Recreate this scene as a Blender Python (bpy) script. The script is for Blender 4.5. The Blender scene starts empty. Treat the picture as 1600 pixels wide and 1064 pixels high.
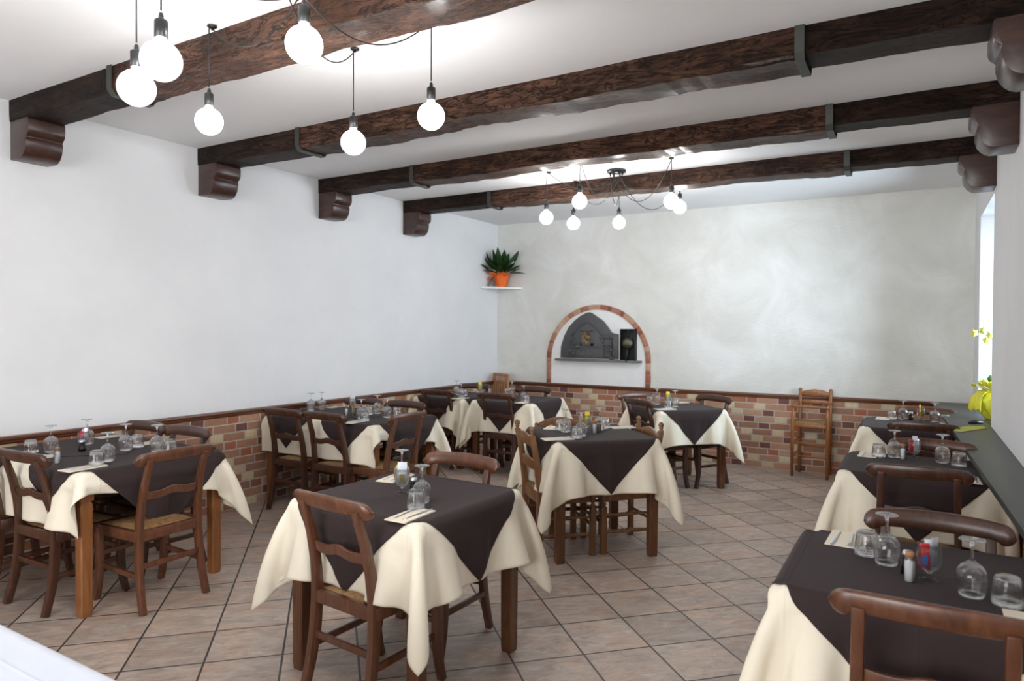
import bpy, bmesh, math, random
import numpy as np
from mathutils import Vector, Matrix

# ------------------------------------------------------------------ camera, world, light
scn = bpy.context.scene
COL = scn.collection
YAW, PITCH, ROLL, FPX = -.5305, -.0155, .006, 1075.58
d = Vector((math.sin(YAW)*math.cos(PITCH), math.cos(YAW)*math.cos(PITCH), math.sin(PITCH)))
r = Vector((math.cos(YAW), -math.sin(YAW), 0))
u = r.cross(d)
r2 = r*math.cos(ROLL) + u*math.sin(ROLL)
u2 = u*math.cos(ROLL) - r*math.sin(ROLL)
cam = bpy.data.cameras.new('camera')
camo = bpy.data.objects.new('camera', cam); COL.objects.link(camo)
M = Matrix((r2, u2, -d)).transposed().to_4x4(); M.translation = (0, 0, 1.56)
camo.matrix_world = M
cam.sensor_width = 36; cam.lens = FPX*36/1600; cam.clip_start = .02
cam.dof.use_dof = True; cam.dof.focus_distance = 3.9; cam.dof.aperture_fstop = 3.2
scn.camera = camo
scn.view_settings.view_transform = 'Standard'; scn.view_settings.look = 'None'
scn.view_settings.gamma = 1; scn.view_settings.use_curve_mapping = False
scn.view_settings.exposure = 0.30
scn.cycles.use_denoising = True
scn.cycles.max_bounces = 10; scn.cycles.transparent_max_bounces = 24
scn.cycles.caustics_reflective = False; scn.cycles.caustics_refractive = False
scn.cycles.sample_clamp_indirect = 6

world = bpy.data.worlds.new('sky'); scn.world = world; world.use_nodes = True
wb = world.node_tree.nodes['Background']
wb.inputs[0].default_value = (.72, .87, 1, 1); wb.inputs[1].default_value = 1.2

BULB = 165.0
def area(name, loc, rot, sx, sy, power, col):
    l = bpy.data.lights.new(name, 'AREA'); l.shape = 'RECTANGLE'; l.size = sx; l.size_y = sy
    l.energy = power; l.color = col
    o = bpy.data.objects.new(name, l); COL.objects.link(o); o.location = loc; o.rotation_euler = rot
    return o
# daylight just outside the three windows
area('daylight_back_window', (1.05, 6.98, 1.75), (0, math.radians(90), 0), 1.7, 1.2, 100, (.70, .86, 1))
area('daylight_side_window', (1.05, .2, 1.65), (0, math.radians(90), 0), 1.5, 1.5, 70, (.97, .98, 1))
area('daylight_front_window', (-1.8, -3.05, 1.5), (math.radians(90), 0, 0), 3.2, 2.0, 190, (1, .985, .97))

random.seed(4)
# ------------------------------------------------------------------ helpers
def setp(o, label=None, cat=None, group=None, kind=None):
    if label: o['label'] = label
    if cat: o['category'] = cat
    if group: o['group'] = group
    if kind: o['kind'] = kind
    return o
def empty(name, loc=(0, 0, 0), rz=0.0):
    o = bpy.data.objects.new(name, None); COL.objects.link(o)
    o.location = loc; o.rotation_euler = (0, 0, rz); o.empty_display_size = .1
    return o
def copy_tree(o, parent=None):
    c = o.copy(); COL.objects.link(c)
    c.parent = parent
    for ch in list(o.children): copy_tree(ch, c)
    return c

class MB:
    def __init__(s): s.v = []; s.f = []; s.sm = []; s.mi = []
    def add(s, vs, fs, smooth=False, mi=0):
        b = len(s.v); s.v += [tuple(map(float, p)) for p in vs]
        s.f += [tuple(i+b for i in f) for f in fs]; s.sm += [smooth]*len(fs); s.mi += [mi]*len(fs)
    def box(s, x0, x1, y0, y1, z0, z1, mi=0):
        s.add([(x0,y0,z0),(x1,y0,z0),(x1,y1,z0),(x0,y1,z0),(x0,y0,z1),(x1,y0,z1),(x1,y1,z1),(x0,y1,z1)],
              [(0,3,2,1),(4,5,6,7),(0,1,5,4),(1,2,6,5),(2,3,7,6),(3,0,4,7)], False, mi)
    def obox(s, c, ax, ay, az, hx, hy, hz, mi=0):
        c = Vector(c); ax = Vector(ax).normalized()*hx; ay = Vector(ay).normalized()*hy; az = Vector(az).normalized()*hz
        P = [c+ax*i+ay*j+az*k for k in (-1, 1) for i, j in ((-1,-1),(1,-1),(1,1),(-1,1))]
        s.add(P, [(0,3,2,1),(4,5,6,7),(0,1,5,4),(1,2,6,5),(2,3,7,6),(3,0,4,7)], False, mi)
    def rings(s, R, closed=True, cap=True, smooth=True, mi=0):
        n = len(R[0]); vs = [p for q in R for p in q]; fs = []
        for i in range(len(R)-1):
            for j in range(n if closed else n-1):
                a = i*n+j; b = i*n+(j+1) % n
                fs.append((a, b, b+n, a+n))
        s.add(vs, fs, smooth, mi)
        if cap and closed:
            b = len(s.v)-len(vs)
            s.f += [tuple(b+j for j in range(n))[::-1], tuple(b+(len(R)-1)*n+j for j in range(n))]
            s.sm += [False, False]; s.mi += [mi, mi]
    def lathe(s, prof, c=(0, 0, 0), n=20, cap=True, smooth=True, mi=0, axis='z'):
        R = []
        for rr, z in prof:
            q = []
            for k in range(n):
                a = 2*math.pi*k/n; x = rr*math.cos(a); y = rr*math.sin(a)
                if axis == 'z': q.append((c[0]+x, c[1]+y, c[2]+z))
                elif axis == 'x': q.append((c[0]+z, c[1]+x, c[2]+y))
                else: q.append((c[0]+y, c[1]+z, c[2]+x))
            R.append(q)
        s.rings(R, True, cap, smooth, mi)
    def tube(s, pts, rad, n=8, smooth=True, mi=0, cap=True):
        pts = [Vector(p) for p in pts]; R = []
        up = Vector((0, 0, 1))
        for i, p in enumerate(pts):
            t = (pts[min(i+1, len(pts)-1)]-pts[max(i-1, 0)]).normalized()
            if i == 0:
                a = t.cross(up)
                if a.length < 1e-3: a = t.cross(Vector((1, 0, 0)))
                a.normalize()
            else:
                a = (a - t*a.dot(t)).normalized()
            b = t.cross(a); rr = rad[i] if isinstance(rad, (list, tuple)) else rad
            R.append([p+a*rr*math.cos(2*math.pi*k/n)+b*rr*math.sin(2*math.pi*k/n) for k in range(n)])
        s.rings(R, True, cap, smooth, mi)
    def rectsweep(s, pts, w, h, mi=0):     # square section along a path in a vertical plane: w across x, h in the path's plane normal
        pts = [Vector(p) for p in pts]; R = []
        for i, p in enumerate(pts):
            t = (pts[min(i+1, len(pts)-1)]-pts[max(i-1, 0)]).normalized()
            a = Vector((1, 0, 0)); a = (a-t*a.dot(t)).normalized(); b = t.cross(a)
            ww = w[i] if isinstance(w, (list, tuple)) else w
            hh = h[i] if isinstance(h, (list, tuple)) else h
            R.append([p+a*ww*sx/2+b*hh*sy/2 for sx, sy in ((-1,-1),(1,-1),(1,1),(-1,1))])
        s.rings(R, True, True, False, mi)
    def prism(s, poly, a0, a1, axis='y', mi=0):   # poly in the other two axes
        n = len(poly)
        def P(q, t):
            return {'y': (q[0], t, q[1]), 'x': (t, q[0], q[1]), 'z': (q[0], q[1], t)}[axis]
        s.add([P(q, a0) for q in poly]+[P(q, a1) for q in poly],
              [tuple(range(n))[::-1], tuple(range(n, 2*n))]+[(i, (i+1) % n, (i+1) % n+n, i+n) for i in range(n)], False, mi)
    def build(s, name, mat, parent=None, bevel=0, seg=2, shade=None):
        me = bpy.data.meshes.new(name); me.from_pydata(s.v, [], s.f)
        mats = mat if isinstance(mat, (list, tuple)) else [mat]
        for m in mats: me.materials.append(m)
        for p, sm, mi in zip(me.polygons, s.sm, s.mi): p.use_smooth = sm; p.material_index = mi
        bm = bmesh.new(); bm.from_mesh(me)
        bmesh.ops.recalc_face_normals(bm, faces=bm.faces)
        if bevel:
            es = [e for e in bm.edges if len(e.link_faces) == 2 and e.calc_face_angle(0) > .6]
            bmesh.ops.bevel(bm, geom=es, offset=bevel, segments=seg, profile=.5, affect='EDGES', clamp_overlap=True)
            for f in bm.faces: f.smooth = False
        bm.to_mesh(me); bm.free()
        if bevel:
            for p in me.polygons: p.use_smooth = True
            me.set_sharp_from_angle(angle=.7) if hasattr(me, 'set_sharp_from_angle') else None
        o = bpy.data.objects.new(name, me); COL.objects.link(o)
        if parent is not None: o.parent = parent
        return o
def struct(o): o['kind'] = 'structure'; return o

# ------------------------------------------------------------------ materials
def mat(name):
    m = bpy.data.materials.new(name); m.use_nodes = True
    return m, m.node_tree.nodes, m.node_tree.links, m.node_tree.nodes['Principled BSDF']
def simple(name, col, rough=.5, metal=0, spec=None, **k):
    m, n, l, b = mat(name); b.inputs['Base Color'].default_value = (*col, 1)
    b.inputs['Roughness'].default_value = rough; b.inputs['Metallic'].default_value = metal
    if spec is not None: b.inputs['Specular IOR Level'].default_value = spec
    return m
def N(n, t, **k):
    x = n.new(t)
    for a, b in k.items():
        if a in ('operation', 'blend_type', 'data_type', 'noise_dimensions', 'feature', 'interpolation', 'wave_type', 'bands_direction', 'offset', 'squash', 'offset_frequency'): setattr(x, a, b)
        else: x.inputs[a].default_value = b
    return x
def ramp(n, stops, interp='LINEAR'):
    x = n.new('ShaderNodeValToRGB'); cr = x.color_ramp; cr.interpolation = interp
    while len(cr.elements) < len(stops): cr.elements.new(.5)
    for e, (p, c) in zip(cr.elements, stops): e.position = p; e.color = (*c, 1)
    return x
def math_(n, l, op, a, b=None, c=None):
    x = n.new('ShaderNodeMath'); x.operation = op
    for i, q in enumerate((a, b, c)):
        if q is None: continue
        if isinstance(q, (int, float)): x.inputs[i].default_value = q
        else: l.new(q, x.inputs[i])
    return x.outputs[0]
def bump(n, l, b, h, strength=.3, dist=.01):
    x = n.new('ShaderNodeBump'); x.inputs['Strength'].default_value = strength; x.inputs['Distance'].default_value = dist
    l.new(h, x.inputs['Height']); l.new(x.outputs[0], b.inputs['Normal']); return x

def plaster(name, c0, c1, scale=1.5, rough=.85, bs=.15):
    m, n, l, b = mat(name)
    tc = n.new('ShaderNodeTexCoord')
    n1 = N(n, 'ShaderNodeTexNoise', Scale=scale, Detail=5, Roughness=.6); l.new(tc.outputs['Object'], n1.inputs['Vector'])
    rp = ramp(n, [(.35, c0), (.65, c1)]); l.new(n1.outputs['Fac'], rp.inputs['Fac']); l.new(rp.outputs['Color'], b.inputs['Base Color'])
    n2 = N(n, 'ShaderNodeTexNoise', Scale=45, Detail=6, Roughness=.65); l.new(tc.outputs['Object'], n2.inputs['Vector'])
    b.inputs['Roughness'].default_value = rough
    bump(n, l, b, n2.outputs['Fac'], bs, .006); return m
M_wall = plaster('white_plaster', (.74, .74, .75), (.79, .79, .80))
M_ceil = plaster('white_ceiling', (.82, .82, .83), (.86, .86, .87), 1.2, .9, .06)
M_infill = plaster('smooth_white_plaster', (.78, .78, .78), (.84, .84, .84), 3, .7, .05)

def pearl():
    m, n, l, b = mat('pearl_stucco')
    tc = n.new('ShaderNodeTexCoord')
    n1 = N(n, 'ShaderNodeTexNoise', Scale=1.6, Detail=8, Roughness=.62, Distortion=.6); l.new(tc.outputs['Object'], n1.inputs['Vector'])
    rp = ramp(n, [(.3, (.62, .62, .585)), (.5, (.70, .70, .665)), (.7, (.79, .79, .78))])
    l.new(n1.outputs['Fac'], rp.inputs['Fac']); l.new(rp.outputs['Color'], b.inputs['Base Color'])
    n3 = N(n, 'ShaderNodeTexNoise', Scale=7, Detail=8, Roughness=.7, Distortion=1.2); l.new(tc.outputs['Object'], n3.inputs['Vector'])
    r3 = ramp(n, [(.35, (.36,)*3), (.7, (.66,)*3)]); l.new(n3.outputs['Fac'], r3.inputs['Fac']); l.new(r3.outputs['Color'], b.inputs['Roughness'])
    b.inputs['Metallic'].default_value = .0
    mp = n.new('ShaderNodeMapping'); mp.inputs['Scale'].default_value = (1, 1, 2.2); l.new(tc.outputs['Object'], mp.inputs['Vector'])
    n2 = N(n, 'ShaderNodeTexNoise', Scale=22, Detail=8, Roughness=.7, Distortion=.5); l.new(mp.outputs[0], n2.inputs['Vector'])
    bump(n, l, b, n2.outputs['Fac'], .35, .012); return m
M_pearl = pearl()

def tiles():
    m, n, l, b = mat('floor_tiles')
    S, TH, OX, OY = .3501, .7868, -1.6051, 2.768
    tc = n.new('ShaderNodeTexCoord'); sx = n.new('ShaderNodeSeparateXYZ'); l.new(tc.outputs['Object'], sx.inputs[0])
    X = math_(n, l, 'SUBTRACT', sx.outputs['X'], OX); Y = math_(n, l, 'SUBTRACT', sx.outputs['Y'], OY)
    c, s_ = math.cos(TH)/S, math.sin(TH)/S
    U = math_(n, l, 'ADD', math_(n, l, 'MULTIPLY', X, c), math_(n, l, 'MULTIPLY', Y, s_))
    V = math_(n, l, 'SUBTRACT', math_(n, l, 'MULTIPLY', Y, c), math_(n, l, 'MULTIPLY', X, s_))
    def edge(w):
        f = math_(n, l, 'FRACT', w); return math_(n, l, 'MINIMUM', f, math_(n, l, 'SUBTRACT', 1.0, f))
    e = math_(n, l, 'MINIMUM', edge(U), edge(V))
    g = n.new('ShaderNodeMapRange'); g.interpolation_type = 'SMOOTHSTEP'
    g.inputs['From Min'].default_value = .010; g.inputs['From Max'].default_value = .018; l.new(e, g.inputs['Value'])
    cb = n.new('ShaderNodeCombineXYZ'); l.new(math_(n, l, 'FLOOR', U), cb.inputs[0]); l.new(math_(n, l, 'FLOOR', V), cb.inputs[1])
    wn = n.new('ShaderNodeTexWhiteNoise'); wn.noise_dimensions = '2D'; l.new(cb.outputs[0], wn.inputs['Vector'])
    va = n.new('ShaderNodeVectorMath'); va.operation = 'SCALE'; va.inputs['Scale'].default_value = 9.0; l.new(wn.outputs['Color'], va.inputs[0])
    cu = n.new('ShaderNodeCombineXYZ'); l.new(U, cu.inputs[0]); l.new(V, cu.inputs[1])
    vb = n.new('ShaderNodeVectorMath'); vb.operation = 'ADD'; l.new(va.outputs[0], vb.inputs[0]); l.new(cu.outputs[0], vb.inputs[1])
    mp = n.new('ShaderNodeMapping'); mp.inputs['Scale'].default_value = (1.0, 2.6, 1); mp.inputs['Rotation'].default_value = (0, 0, .7); l.new(vb.outputs[0], mp.inputs['Vector'])
    n1 = N(n, 'ShaderNodeTexNoise', Scale=2.3, Detail=10, Roughness=.78, Distortion=1.1); l.new(mp.outputs[0], n1.inputs['Vector'])
    r1 = ramp(n, [(.25, (.17, .138, .118)), (.42, (.335, .262, .222)), (.55, (.42, .35, .305)), (.72, (.56, .50, .445))])
    l.new(n1.outputs['Fac'], r1.inputs['Fac'])
    n2 = N(n, 'ShaderNodeTexNoise', Scale=.9, Detail=4, Roughness=.6); l.new(mp.outputs[0], n2.inputs['Vector'])
    r2_ = ramp(n, [(.34, (.86, .86, .85)), (.48, (1, .99, .96)), (.64, (1.07, .92, .82))]); l.new(n2.outputs['Fac'], r2_.inputs['Fac'])
    mx = n.new('ShaderNodeMix'); mx.data_type = 'RGBA'; mx.blend_type = 'MULTIPLY'; mx.inputs['Factor'].default_value = 1
    l.new(r1.outputs[0], mx.inputs['A']); l.new(r2_.outputs[0], mx.inputs['B'])
    hs = n.new('ShaderNodeHueSaturation'); l.new(mx.outputs['Result'], hs.inputs['Color'])
    l.new(math_(n, l, 'ADD', math_(n, l, 'MULTIPLY', wn.outputs['Value'], .28), .86), hs.inputs['Value'])
    m2 = n.new('ShaderNodeMix'); m2.data_type = 'RGBA'; l.new(g.outputs[0], m2.inputs['Factor'])
    m2.inputs['A'].default_value = (.045, .04, .038, 1); l.new(hs.outputs[0], m2.inputs['B'])
    l.new(m2.outputs['Result'], b.inputs['Base Color'])
    rr = n.new('ShaderNodeMapRange'); rr.inputs['To Min'].default_value = .34; rr.inputs['To Max'].default_value = .52; l.new(n1.outputs['Fac'], rr.inputs['Value'])
    l.new(rr.outputs[0], b.inputs['Roughness'])
    h = math_(n, l, 'ADD', g.outputs[0], math_(n, l, 'MULTIPLY', n1.outputs['Fac'], .25))
    bump(n, l, b, h, .5, .003); return m
M_tile = tiles()

def bricks(name, ax):
    # alternating long and short bricks in offset courses; ax = which object axis runs along the wall
    m, n, l, b = mat(name)
    tc = n.new('ShaderNodeTexCoord'); sx = n.new('ShaderNodeSeparateXYZ'); l.new(tc.outputs['Object'], sx.inputs[0])
    H, P, F = .0735, .345, .64
    rowf = math_(n, l, 'DIVIDE', sx.outputs['Z'], H); row = math_(n, l, 'FLOOR', rowf); fr = math_(n, l, 'FRACT', rowf)
    U = math_(n, l, 'ADD', math_(n, l, 'DIVIDE', sx.outputs[ax], P), math_(n, l, 'MULTIPLY', row, .36))
    wob = math_(n, l, 'MULTIPLY', math_(n, l, 'SINE', math_(n, l, 'MULTIPLY', row, 7.3)), .12); U = math_(n, l, 'ADD', U, wob)
    uf = math_(n, l, 'FRACT', U); ui = math_(n, l, 'FLOOR', U)
    short = math_(n, l, 'GREATER_THAN', uf, F)
    e1 = math_(n, l, 'MINIMUM', uf, math_(n, l, 'SUBTRACT', 1.0, uf)); e2 = math_(n, l, 'ABSOLUTE', math_(n, l, 'SUBTRACT', uf, F))
    ex = math_(n, l, 'MULTIPLY', math_(n, l, 'MINIMUM', e1, e2), P)
    ez = math_(n, l, 'MULTIPLY', math_(n, l, 'MINIMUM', fr, math_(n, l, 'SUBTRACT', 1.0, fr)), H)
    e = math_(n, l, 'MINIMUM', ex, ez)
    nz = N(n, 'ShaderNodeTexNoise', Scale=60, Detail=3); l.new(tc.outputs['Object'], nz.inputs['Vector'])
    e = math_(n, l, 'ADD', e, math_(n, l, 'MULTIPLY', math_(n, l, 'SUBTRACT', nz.outputs['Fac'], .5), .004))
    g = n.new('ShaderNodeMapRange'); g.interpolation_type = 'SMOOTHSTEP'
    g.inputs['From Min'].default_value = .004; g.inputs['From Max'].default_value = .0075; l.new(e, g.inputs['Value'])
    cb = n.new('ShaderNodeCombineXYZ'); l.new(row, cb.inputs[0]); l.new(ui, cb.inputs[1]); l.new(short, cb.inputs[2])
    wn = n.new('ShaderNodeTexWhiteNoise'); wn.noise_dimensions = '3D'; l.new(cb.outputs[0], wn.inputs['Vector'])
    rl = ramp(n, [(0, (.36, .185, .115)), (.3, (.41, .22, .14)), (.55, (.31, .155, .10)), (.75, (.44, .265, .175)), (.9, (.36, .145, .075))], 'CONSTANT')
    rs = ramp(n, [(0, (.60, .48, .31)), (.30, (.16, .065, .05)), (.55, (.36, .12, .065)), (.75, (.27, .11, .07)), (.9, (.55, .42, .27))], 'CONSTANT')
    l.new(wn.outputs['Value'], rl.inputs['Fac']); l.new(wn.outputs['Value'], rs.inputs['Fac'])
    mx = n.new('ShaderNodeMix'); mx.data_type = 'RGBA'; l.new(short, mx.inputs['Factor']); l.new(rl.outputs[0], mx.inputs['A']); l.new(rs.outputs[0], mx.inputs['B'])
    n3 = N(n, 'ShaderNodeTexNoise', Scale=28, Detail=6, Roughness=.7); l.new(tc.outputs['Object'], n3.inputs['Vector'])
    hs = n.new('ShaderNodeHueSaturation'); l.new(mx.outputs['Result'], hs.inputs['Color']); l.new(math_(n, l, 'ADD', math_(n, l, 'MULTIPLY', n3.outputs['Fac'], .7), .65), hs.inputs['Value'])
    m2 = n.new('ShaderNodeMix'); m2.data_type = 'RGBA'; l.new(g.outputs[0], m2.inputs['Factor']); m2.inputs['A'].default_value = (.46, .41, .36, 1); l.new(hs.outputs[0], m2.inputs['B'])
    l.new(m2.outputs['Result'], b.inputs['Base Color']); b.inputs['Roughness'].default_value = .85
    bump(n, l, b, math_(n, l, 'ADD', g.outputs[0], math_(n, l, 'MULTIPLY', n3.outputs['Fac'], .5)), .6, .006); return m
M_brickX = bricks('brick_along_x', 'X'); M_brickY = bricks('brick_along_y', 'Y')

def wood(name, c0, c1, c2, scale=(14, 14, 2.2), rough=.38, bs=.1, coat=0, obj=True):
    m, n, l, b = mat(name)
    tc = n.new('ShaderNodeTexCoord'); mp = n.new('ShaderNodeMapping'); mp.inputs['Scale'].default_value = scale
    l.new(tc.outputs['Object'], mp.inputs['Vector'])
    n1 = N(n, 'ShaderNodeTexNoise', Scale=2.2, Detail=8, Roughness=.65, Distortion=.8); l.new(mp.outputs[0], n1.inputs['Vector'])
    rp = ramp(n, [(.3, c0), (.5, c1), (.72, c2)]); l.new(n1.outputs['Fac'], rp.inputs['Fac']); l.new(rp.outputs['Color'], b.inputs['Base Color'])
    b.inputs['Roughness'].default_value = rough; b.inputs['Coat Weight'].default_value = coat; b.inputs['Coat Roughness'].default_value = .25
    bump(n, l, b, n1.outputs['Fac'], bs, .004); return m
M_wood = wood('walnut_stained_wood', (.030, .010, .005), (.055, .019, .009), (.088, .032, .015), coat=.25)
M_woodr = wood('reddish_stained_wood', (.060, .020, .009), (.102, .036, .016), (.155, .058, .026), coat=.3)
M_leg = wood('orange_brown_wood', (.15, .052, .015), (.22, .083, .025), (.29, .115, .037), coat=.15)
M_legd = wood('brown_table_wood', (.075, .027, .010), (.115, .043, .016), (.16, .062, .024), coat=.15)
M_oak = wood('honey_brown_wood', (.135, .058, .020), (.19, .085, .031), (.25, .115, .045), coat=.2)
M_trimw = wood('mahogany_trim', (.07, .022, .010), (.12, .040, .018), (.16, .055, .025), (3, 3, 14), .35, .05, .3)
M_teak = wood('teak_slats', (.27, .115, .04), (.38, .17, .065), (.46, .22, .09), rough=.45)

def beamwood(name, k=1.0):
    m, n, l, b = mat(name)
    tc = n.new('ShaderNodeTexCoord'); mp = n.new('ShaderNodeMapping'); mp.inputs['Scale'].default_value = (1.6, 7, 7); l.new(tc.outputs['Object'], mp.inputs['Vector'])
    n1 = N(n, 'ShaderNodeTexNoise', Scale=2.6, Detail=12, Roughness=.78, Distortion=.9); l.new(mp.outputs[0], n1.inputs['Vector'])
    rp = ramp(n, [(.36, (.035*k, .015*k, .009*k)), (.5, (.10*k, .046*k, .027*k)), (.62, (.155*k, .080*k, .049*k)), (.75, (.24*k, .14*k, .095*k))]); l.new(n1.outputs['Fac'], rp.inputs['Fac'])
    m3 = n.new('ShaderNodeMapping'); m3.inputs['Scale'].default_value = (1.0, 4.5, 4.5); l.new(tc.outputs['Object'], m3.inputs['Vector'])
    vo = N(n, 'ShaderNodeTexNoise', Scale=3.0, Detail=7, Roughness=.65, Distortion=2.2); l.new(m3.outputs[0], vo.inputs['Vector'])
    cr = math_(n, l, 'ABSOLUTE', math_(n, l, 'SUBTRACT', vo.outputs['Fac'], .5))
    ck = n.new('ShaderNodeMapRange'); ck.inputs['From Min'].default_value = .004; ck.inputs['From Max'].default_value = .03; l.new(cr, ck.inputs['Value'])
    n2 = N(n, 'ShaderNodeTexNoise', Scale=2.2, Detail=6, Roughness=.6); l.new(tc.outputs['Object'], n2.inputs['Vector'])
    r2_ = ramp(n, [(.38, (.40, .38, .36)), (.6, (1, 1, 1))]); l.new(n2.outputs['Fac'], r2_.inputs['Fac'])
    mx = n.new('ShaderNodeMix'); mx.data_type = 'RGBA'; mx.blend_type = 'MULTIPLY'; mx.inputs['Factor'].default_value = 1; l.new(rp.outputs[0], mx.inputs['A']); l.new(r2_.outputs[0], mx.inputs['B'])
    mc = n.new('ShaderNodeMix'); mc.data_type = 'RGBA'; l.new(ck.outputs[0], mc.inputs['Factor']); mc.inputs['A'].default_value = (.012*k, .006*k, .004*k, 1); l.new(mx.outputs['Result'], mc.inputs['B'])
    l.new(mc.outputs['Result'], b.inputs['Base Color'])
    b.inputs['Roughness'].default_value = .6; b.inputs['Coat Weight'].default_value = .12 if k > 1 else .03; b.inputs['Coat Roughness'].default_value = .2; b.inputs['Specular IOR Level'].default_value = .2
    h = math_(n, l, 'ADD', n1.outputs['Fac'], math_(n, l, 'MULTIPLY', ck.outputs[0], .35))
    bump(n, l, b, h, 1.0, .028); return m
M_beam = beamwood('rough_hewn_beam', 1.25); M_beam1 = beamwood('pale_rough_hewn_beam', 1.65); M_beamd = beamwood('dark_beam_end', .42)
M_corbel = wood('dark_corbel_wood', (.022, .008, .006), (.04, .014, .009), (.07, .025, .015), (3, 14, 14), .4, .1, .3)
M_strap = simple('grey_iron_strap', (.07, .075, .068), .5, .6)
M_black = simple('black_plastic', (.012, .012, .013), .35)
M_cable = simple('black_cable', (.01, .01, .01), .45)

def fabric(name, col, rough=.9, sheen=.2, sc=900, bs=.12):
    m, n, l, b = mat(name); b.inputs['Roughness'].default_value = rough
    tc = n.new('ShaderNodeTexCoord')
    n1 = N(n, 'ShaderNodeTexNoise', Scale=3.5, Detail=5, Roughness=.6); l.new(tc.outputs['Object'], n1.inputs['Vector'])
    c0 = tuple(x*.93 for x in col); rp = ramp(n, [(.3, c0), (.7, col)]); l.new(n1.outputs['Fac'], rp.inputs['Fac']); l.new(rp.outputs[0], b.inputs['Base Color'])
    b.inputs['Sheen Weight'].default_value = sheen; b.inputs['Specular IOR Level'].default_value = .25
    n2 = N(n, 'ShaderNodeTexNoise', Scale=140, Detail=2); l.new(tc.outputs['Object'], n2.inputs['Vector'])
    n3 = N(n, 'ShaderNodeTexNoise', Scale=5, Detail=4, Roughness=.55, Distortion=.4); l.new(tc.outputs['Object'], n3.inputs['Vector'])
    sx = n.new('ShaderNodeSeparateXYZ'); l.new(tc.outputs['Object'], sx.inputs[0])
    def crease(o):      # pressed fold lines every 35 cm
        f = math_(n, l, 'ABSOLUTE', math_(n, l, 'SUBTRACT', math_(n, l, 'FRACT', math_(n, l, 'ADD', math_(n, l, 'DIVIDE', o, .35), .5)), .5))
        q = n.new('ShaderNodeMapRange'); q.interpolation_type = 'SMOOTHSTEP'; q.inputs['From Min'].default_value = 0; q.inputs['From Max'].default_value = .02; q.inputs['To Min'].default_value = .35; q.inputs['To Max'].default_value = 0; l.new(f, q.inputs['Value']); return q.outputs[0]
    cz = math_(n, l, 'MAXIMUM', crease(sx.outputs['X']), crease(sx.outputs['Y']))
    bump(n, l, b, math_(n, l, 'ADD', cz, math_(n, l, 'ADD', math_(n, l, 'MULTIPLY', n2.outputs['Fac'], .12), n3.outputs['Fac'])), bs*2, .012); return m
M_cream = fabric('cream_linen', (.83, .76, .62)); M_brown = fabric('dark_brown_cloth', (.034, .021, .021), .85, .04)
M_white = fabric('white_linen', (.62, .65, .73)); M_lilac = fabric('lilac_paper', (.50, .42, .55)); M_nap = simple('cream_paper_napkin', (.82, .74, .60), .85)
M_tag = simple('grey_care_tag', (.28, .30, .33), .7)

def rush():
    m, n, l, b = mat('woven_rush')
    tc = n.new('ShaderNodeTexCoord'); sx = n.new('ShaderNodeSeparateXYZ'); l.new(tc.outputs['Object'], sx.inputs[0])
    ax = math_(n, l, 'ABSOLUTE', sx.outputs['X']); ay = math_(n, l, 'ABSOLUTE', sx.outputs['Y'])
    sel = math_(n, l, 'GREATER_THAN', ax, ay)
    mx = n.new('ShaderNodeMix'); l.new(sel, mx.inputs['Factor']); l.new(sx.outputs['X'], mx.inputs[2]); l.new(sx.outputs['Y'], mx.inputs[3])
    w = math_(n, l, 'SINE', math_(n, l, 'MULTIPLY', mx.outputs[0], 620.0))
    nz = N(n, 'ShaderNodeTexNoise', Scale=40, Detail=4); l.new(tc.outputs['Object'], nz.inputs['Vector'])
    f = math_(n, l, 'ADD', math_(n, l, 'MULTIPLY', w, .22), nz.outputs['Fac'])
    rp = ramp(n, [(.2, (.13, .06, .02)), (.5, (.30, .16, .06)), (.85, (.48, .29, .13))]); l.new(f, rp.inputs['Fac']); l.new(rp.outputs[0], b.inputs['Base Color'])
    b.inputs['Roughness'].default_value = .6; bump(n, l, b, w, .6, .003); return m
M_rush = rush()

def glass(name='clear_glass', fac=.66):
    m = bpy.data.materials.new(name); m.use_nodes = True; n = m.node_tree.nodes; l = m.node_tree.links; n.clear()
    out = n.new('ShaderNodeOutputMaterial'); tr = n.new('ShaderNodeBsdfTransparent'); tr.inputs[0].default_value = (.99, .995, 1, 1)
    g = n.new('ShaderNodeBsdfGlass'); g.inputs['IOR'].default_value = 1.5; g.inputs['Roughness'].default_value = .02; g.inputs[0].default_value = (1, 1, 1, 1)
    mx = n.new('ShaderNodeMixShader'); mx.inputs[0].default_value = fac; l.new(tr.outputs[0], mx.inputs[1]); l.new(g.outputs[0], mx.inputs[2]); l.new(mx.outputs[0], out.inputs[0])
    return m
M_glass = glass(); M_glassc = glass('thin_condiment_glass', .38)
def pane():
    m = bpy.data.materials.new('window_pane_glass'); m.use_nodes = True; n = m.node_tree.nodes; l = m.node_tree.links; n.clear()
    out = n.new('ShaderNodeOutputMaterial'); tr = n.new('ShaderNodeBsdfTransparent'); gl = n.new('ShaderNodeBsdfGlossy'); gl.inputs['Roughness'].default_value = .02
    fr = n.new('ShaderNodeFresnel'); mx = n.new('ShaderNodeMixShader'); l.new(fr.outputs[0], mx.inputs[0]); l.new(tr.outputs[0], mx.inputs[1]); l.new(gl.outputs[0], mx.inputs[2]); l.new(mx.outputs[0], out.inputs[0]); return m
M_pane = pane()
M_salt = simple('white_salt', (.85, .85, .87), .8); M_pepper = simple('ground_pepper', (.30, .25, .20), .9); M_cork = simple('cork', (.35, .17, .08), .8)
M_steel = simple('brushed_steel', (.6, .6, .62), .28, 1); M_cut = simple('cutlery_steel', (.62, .63, .66), .3, 1)
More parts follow.
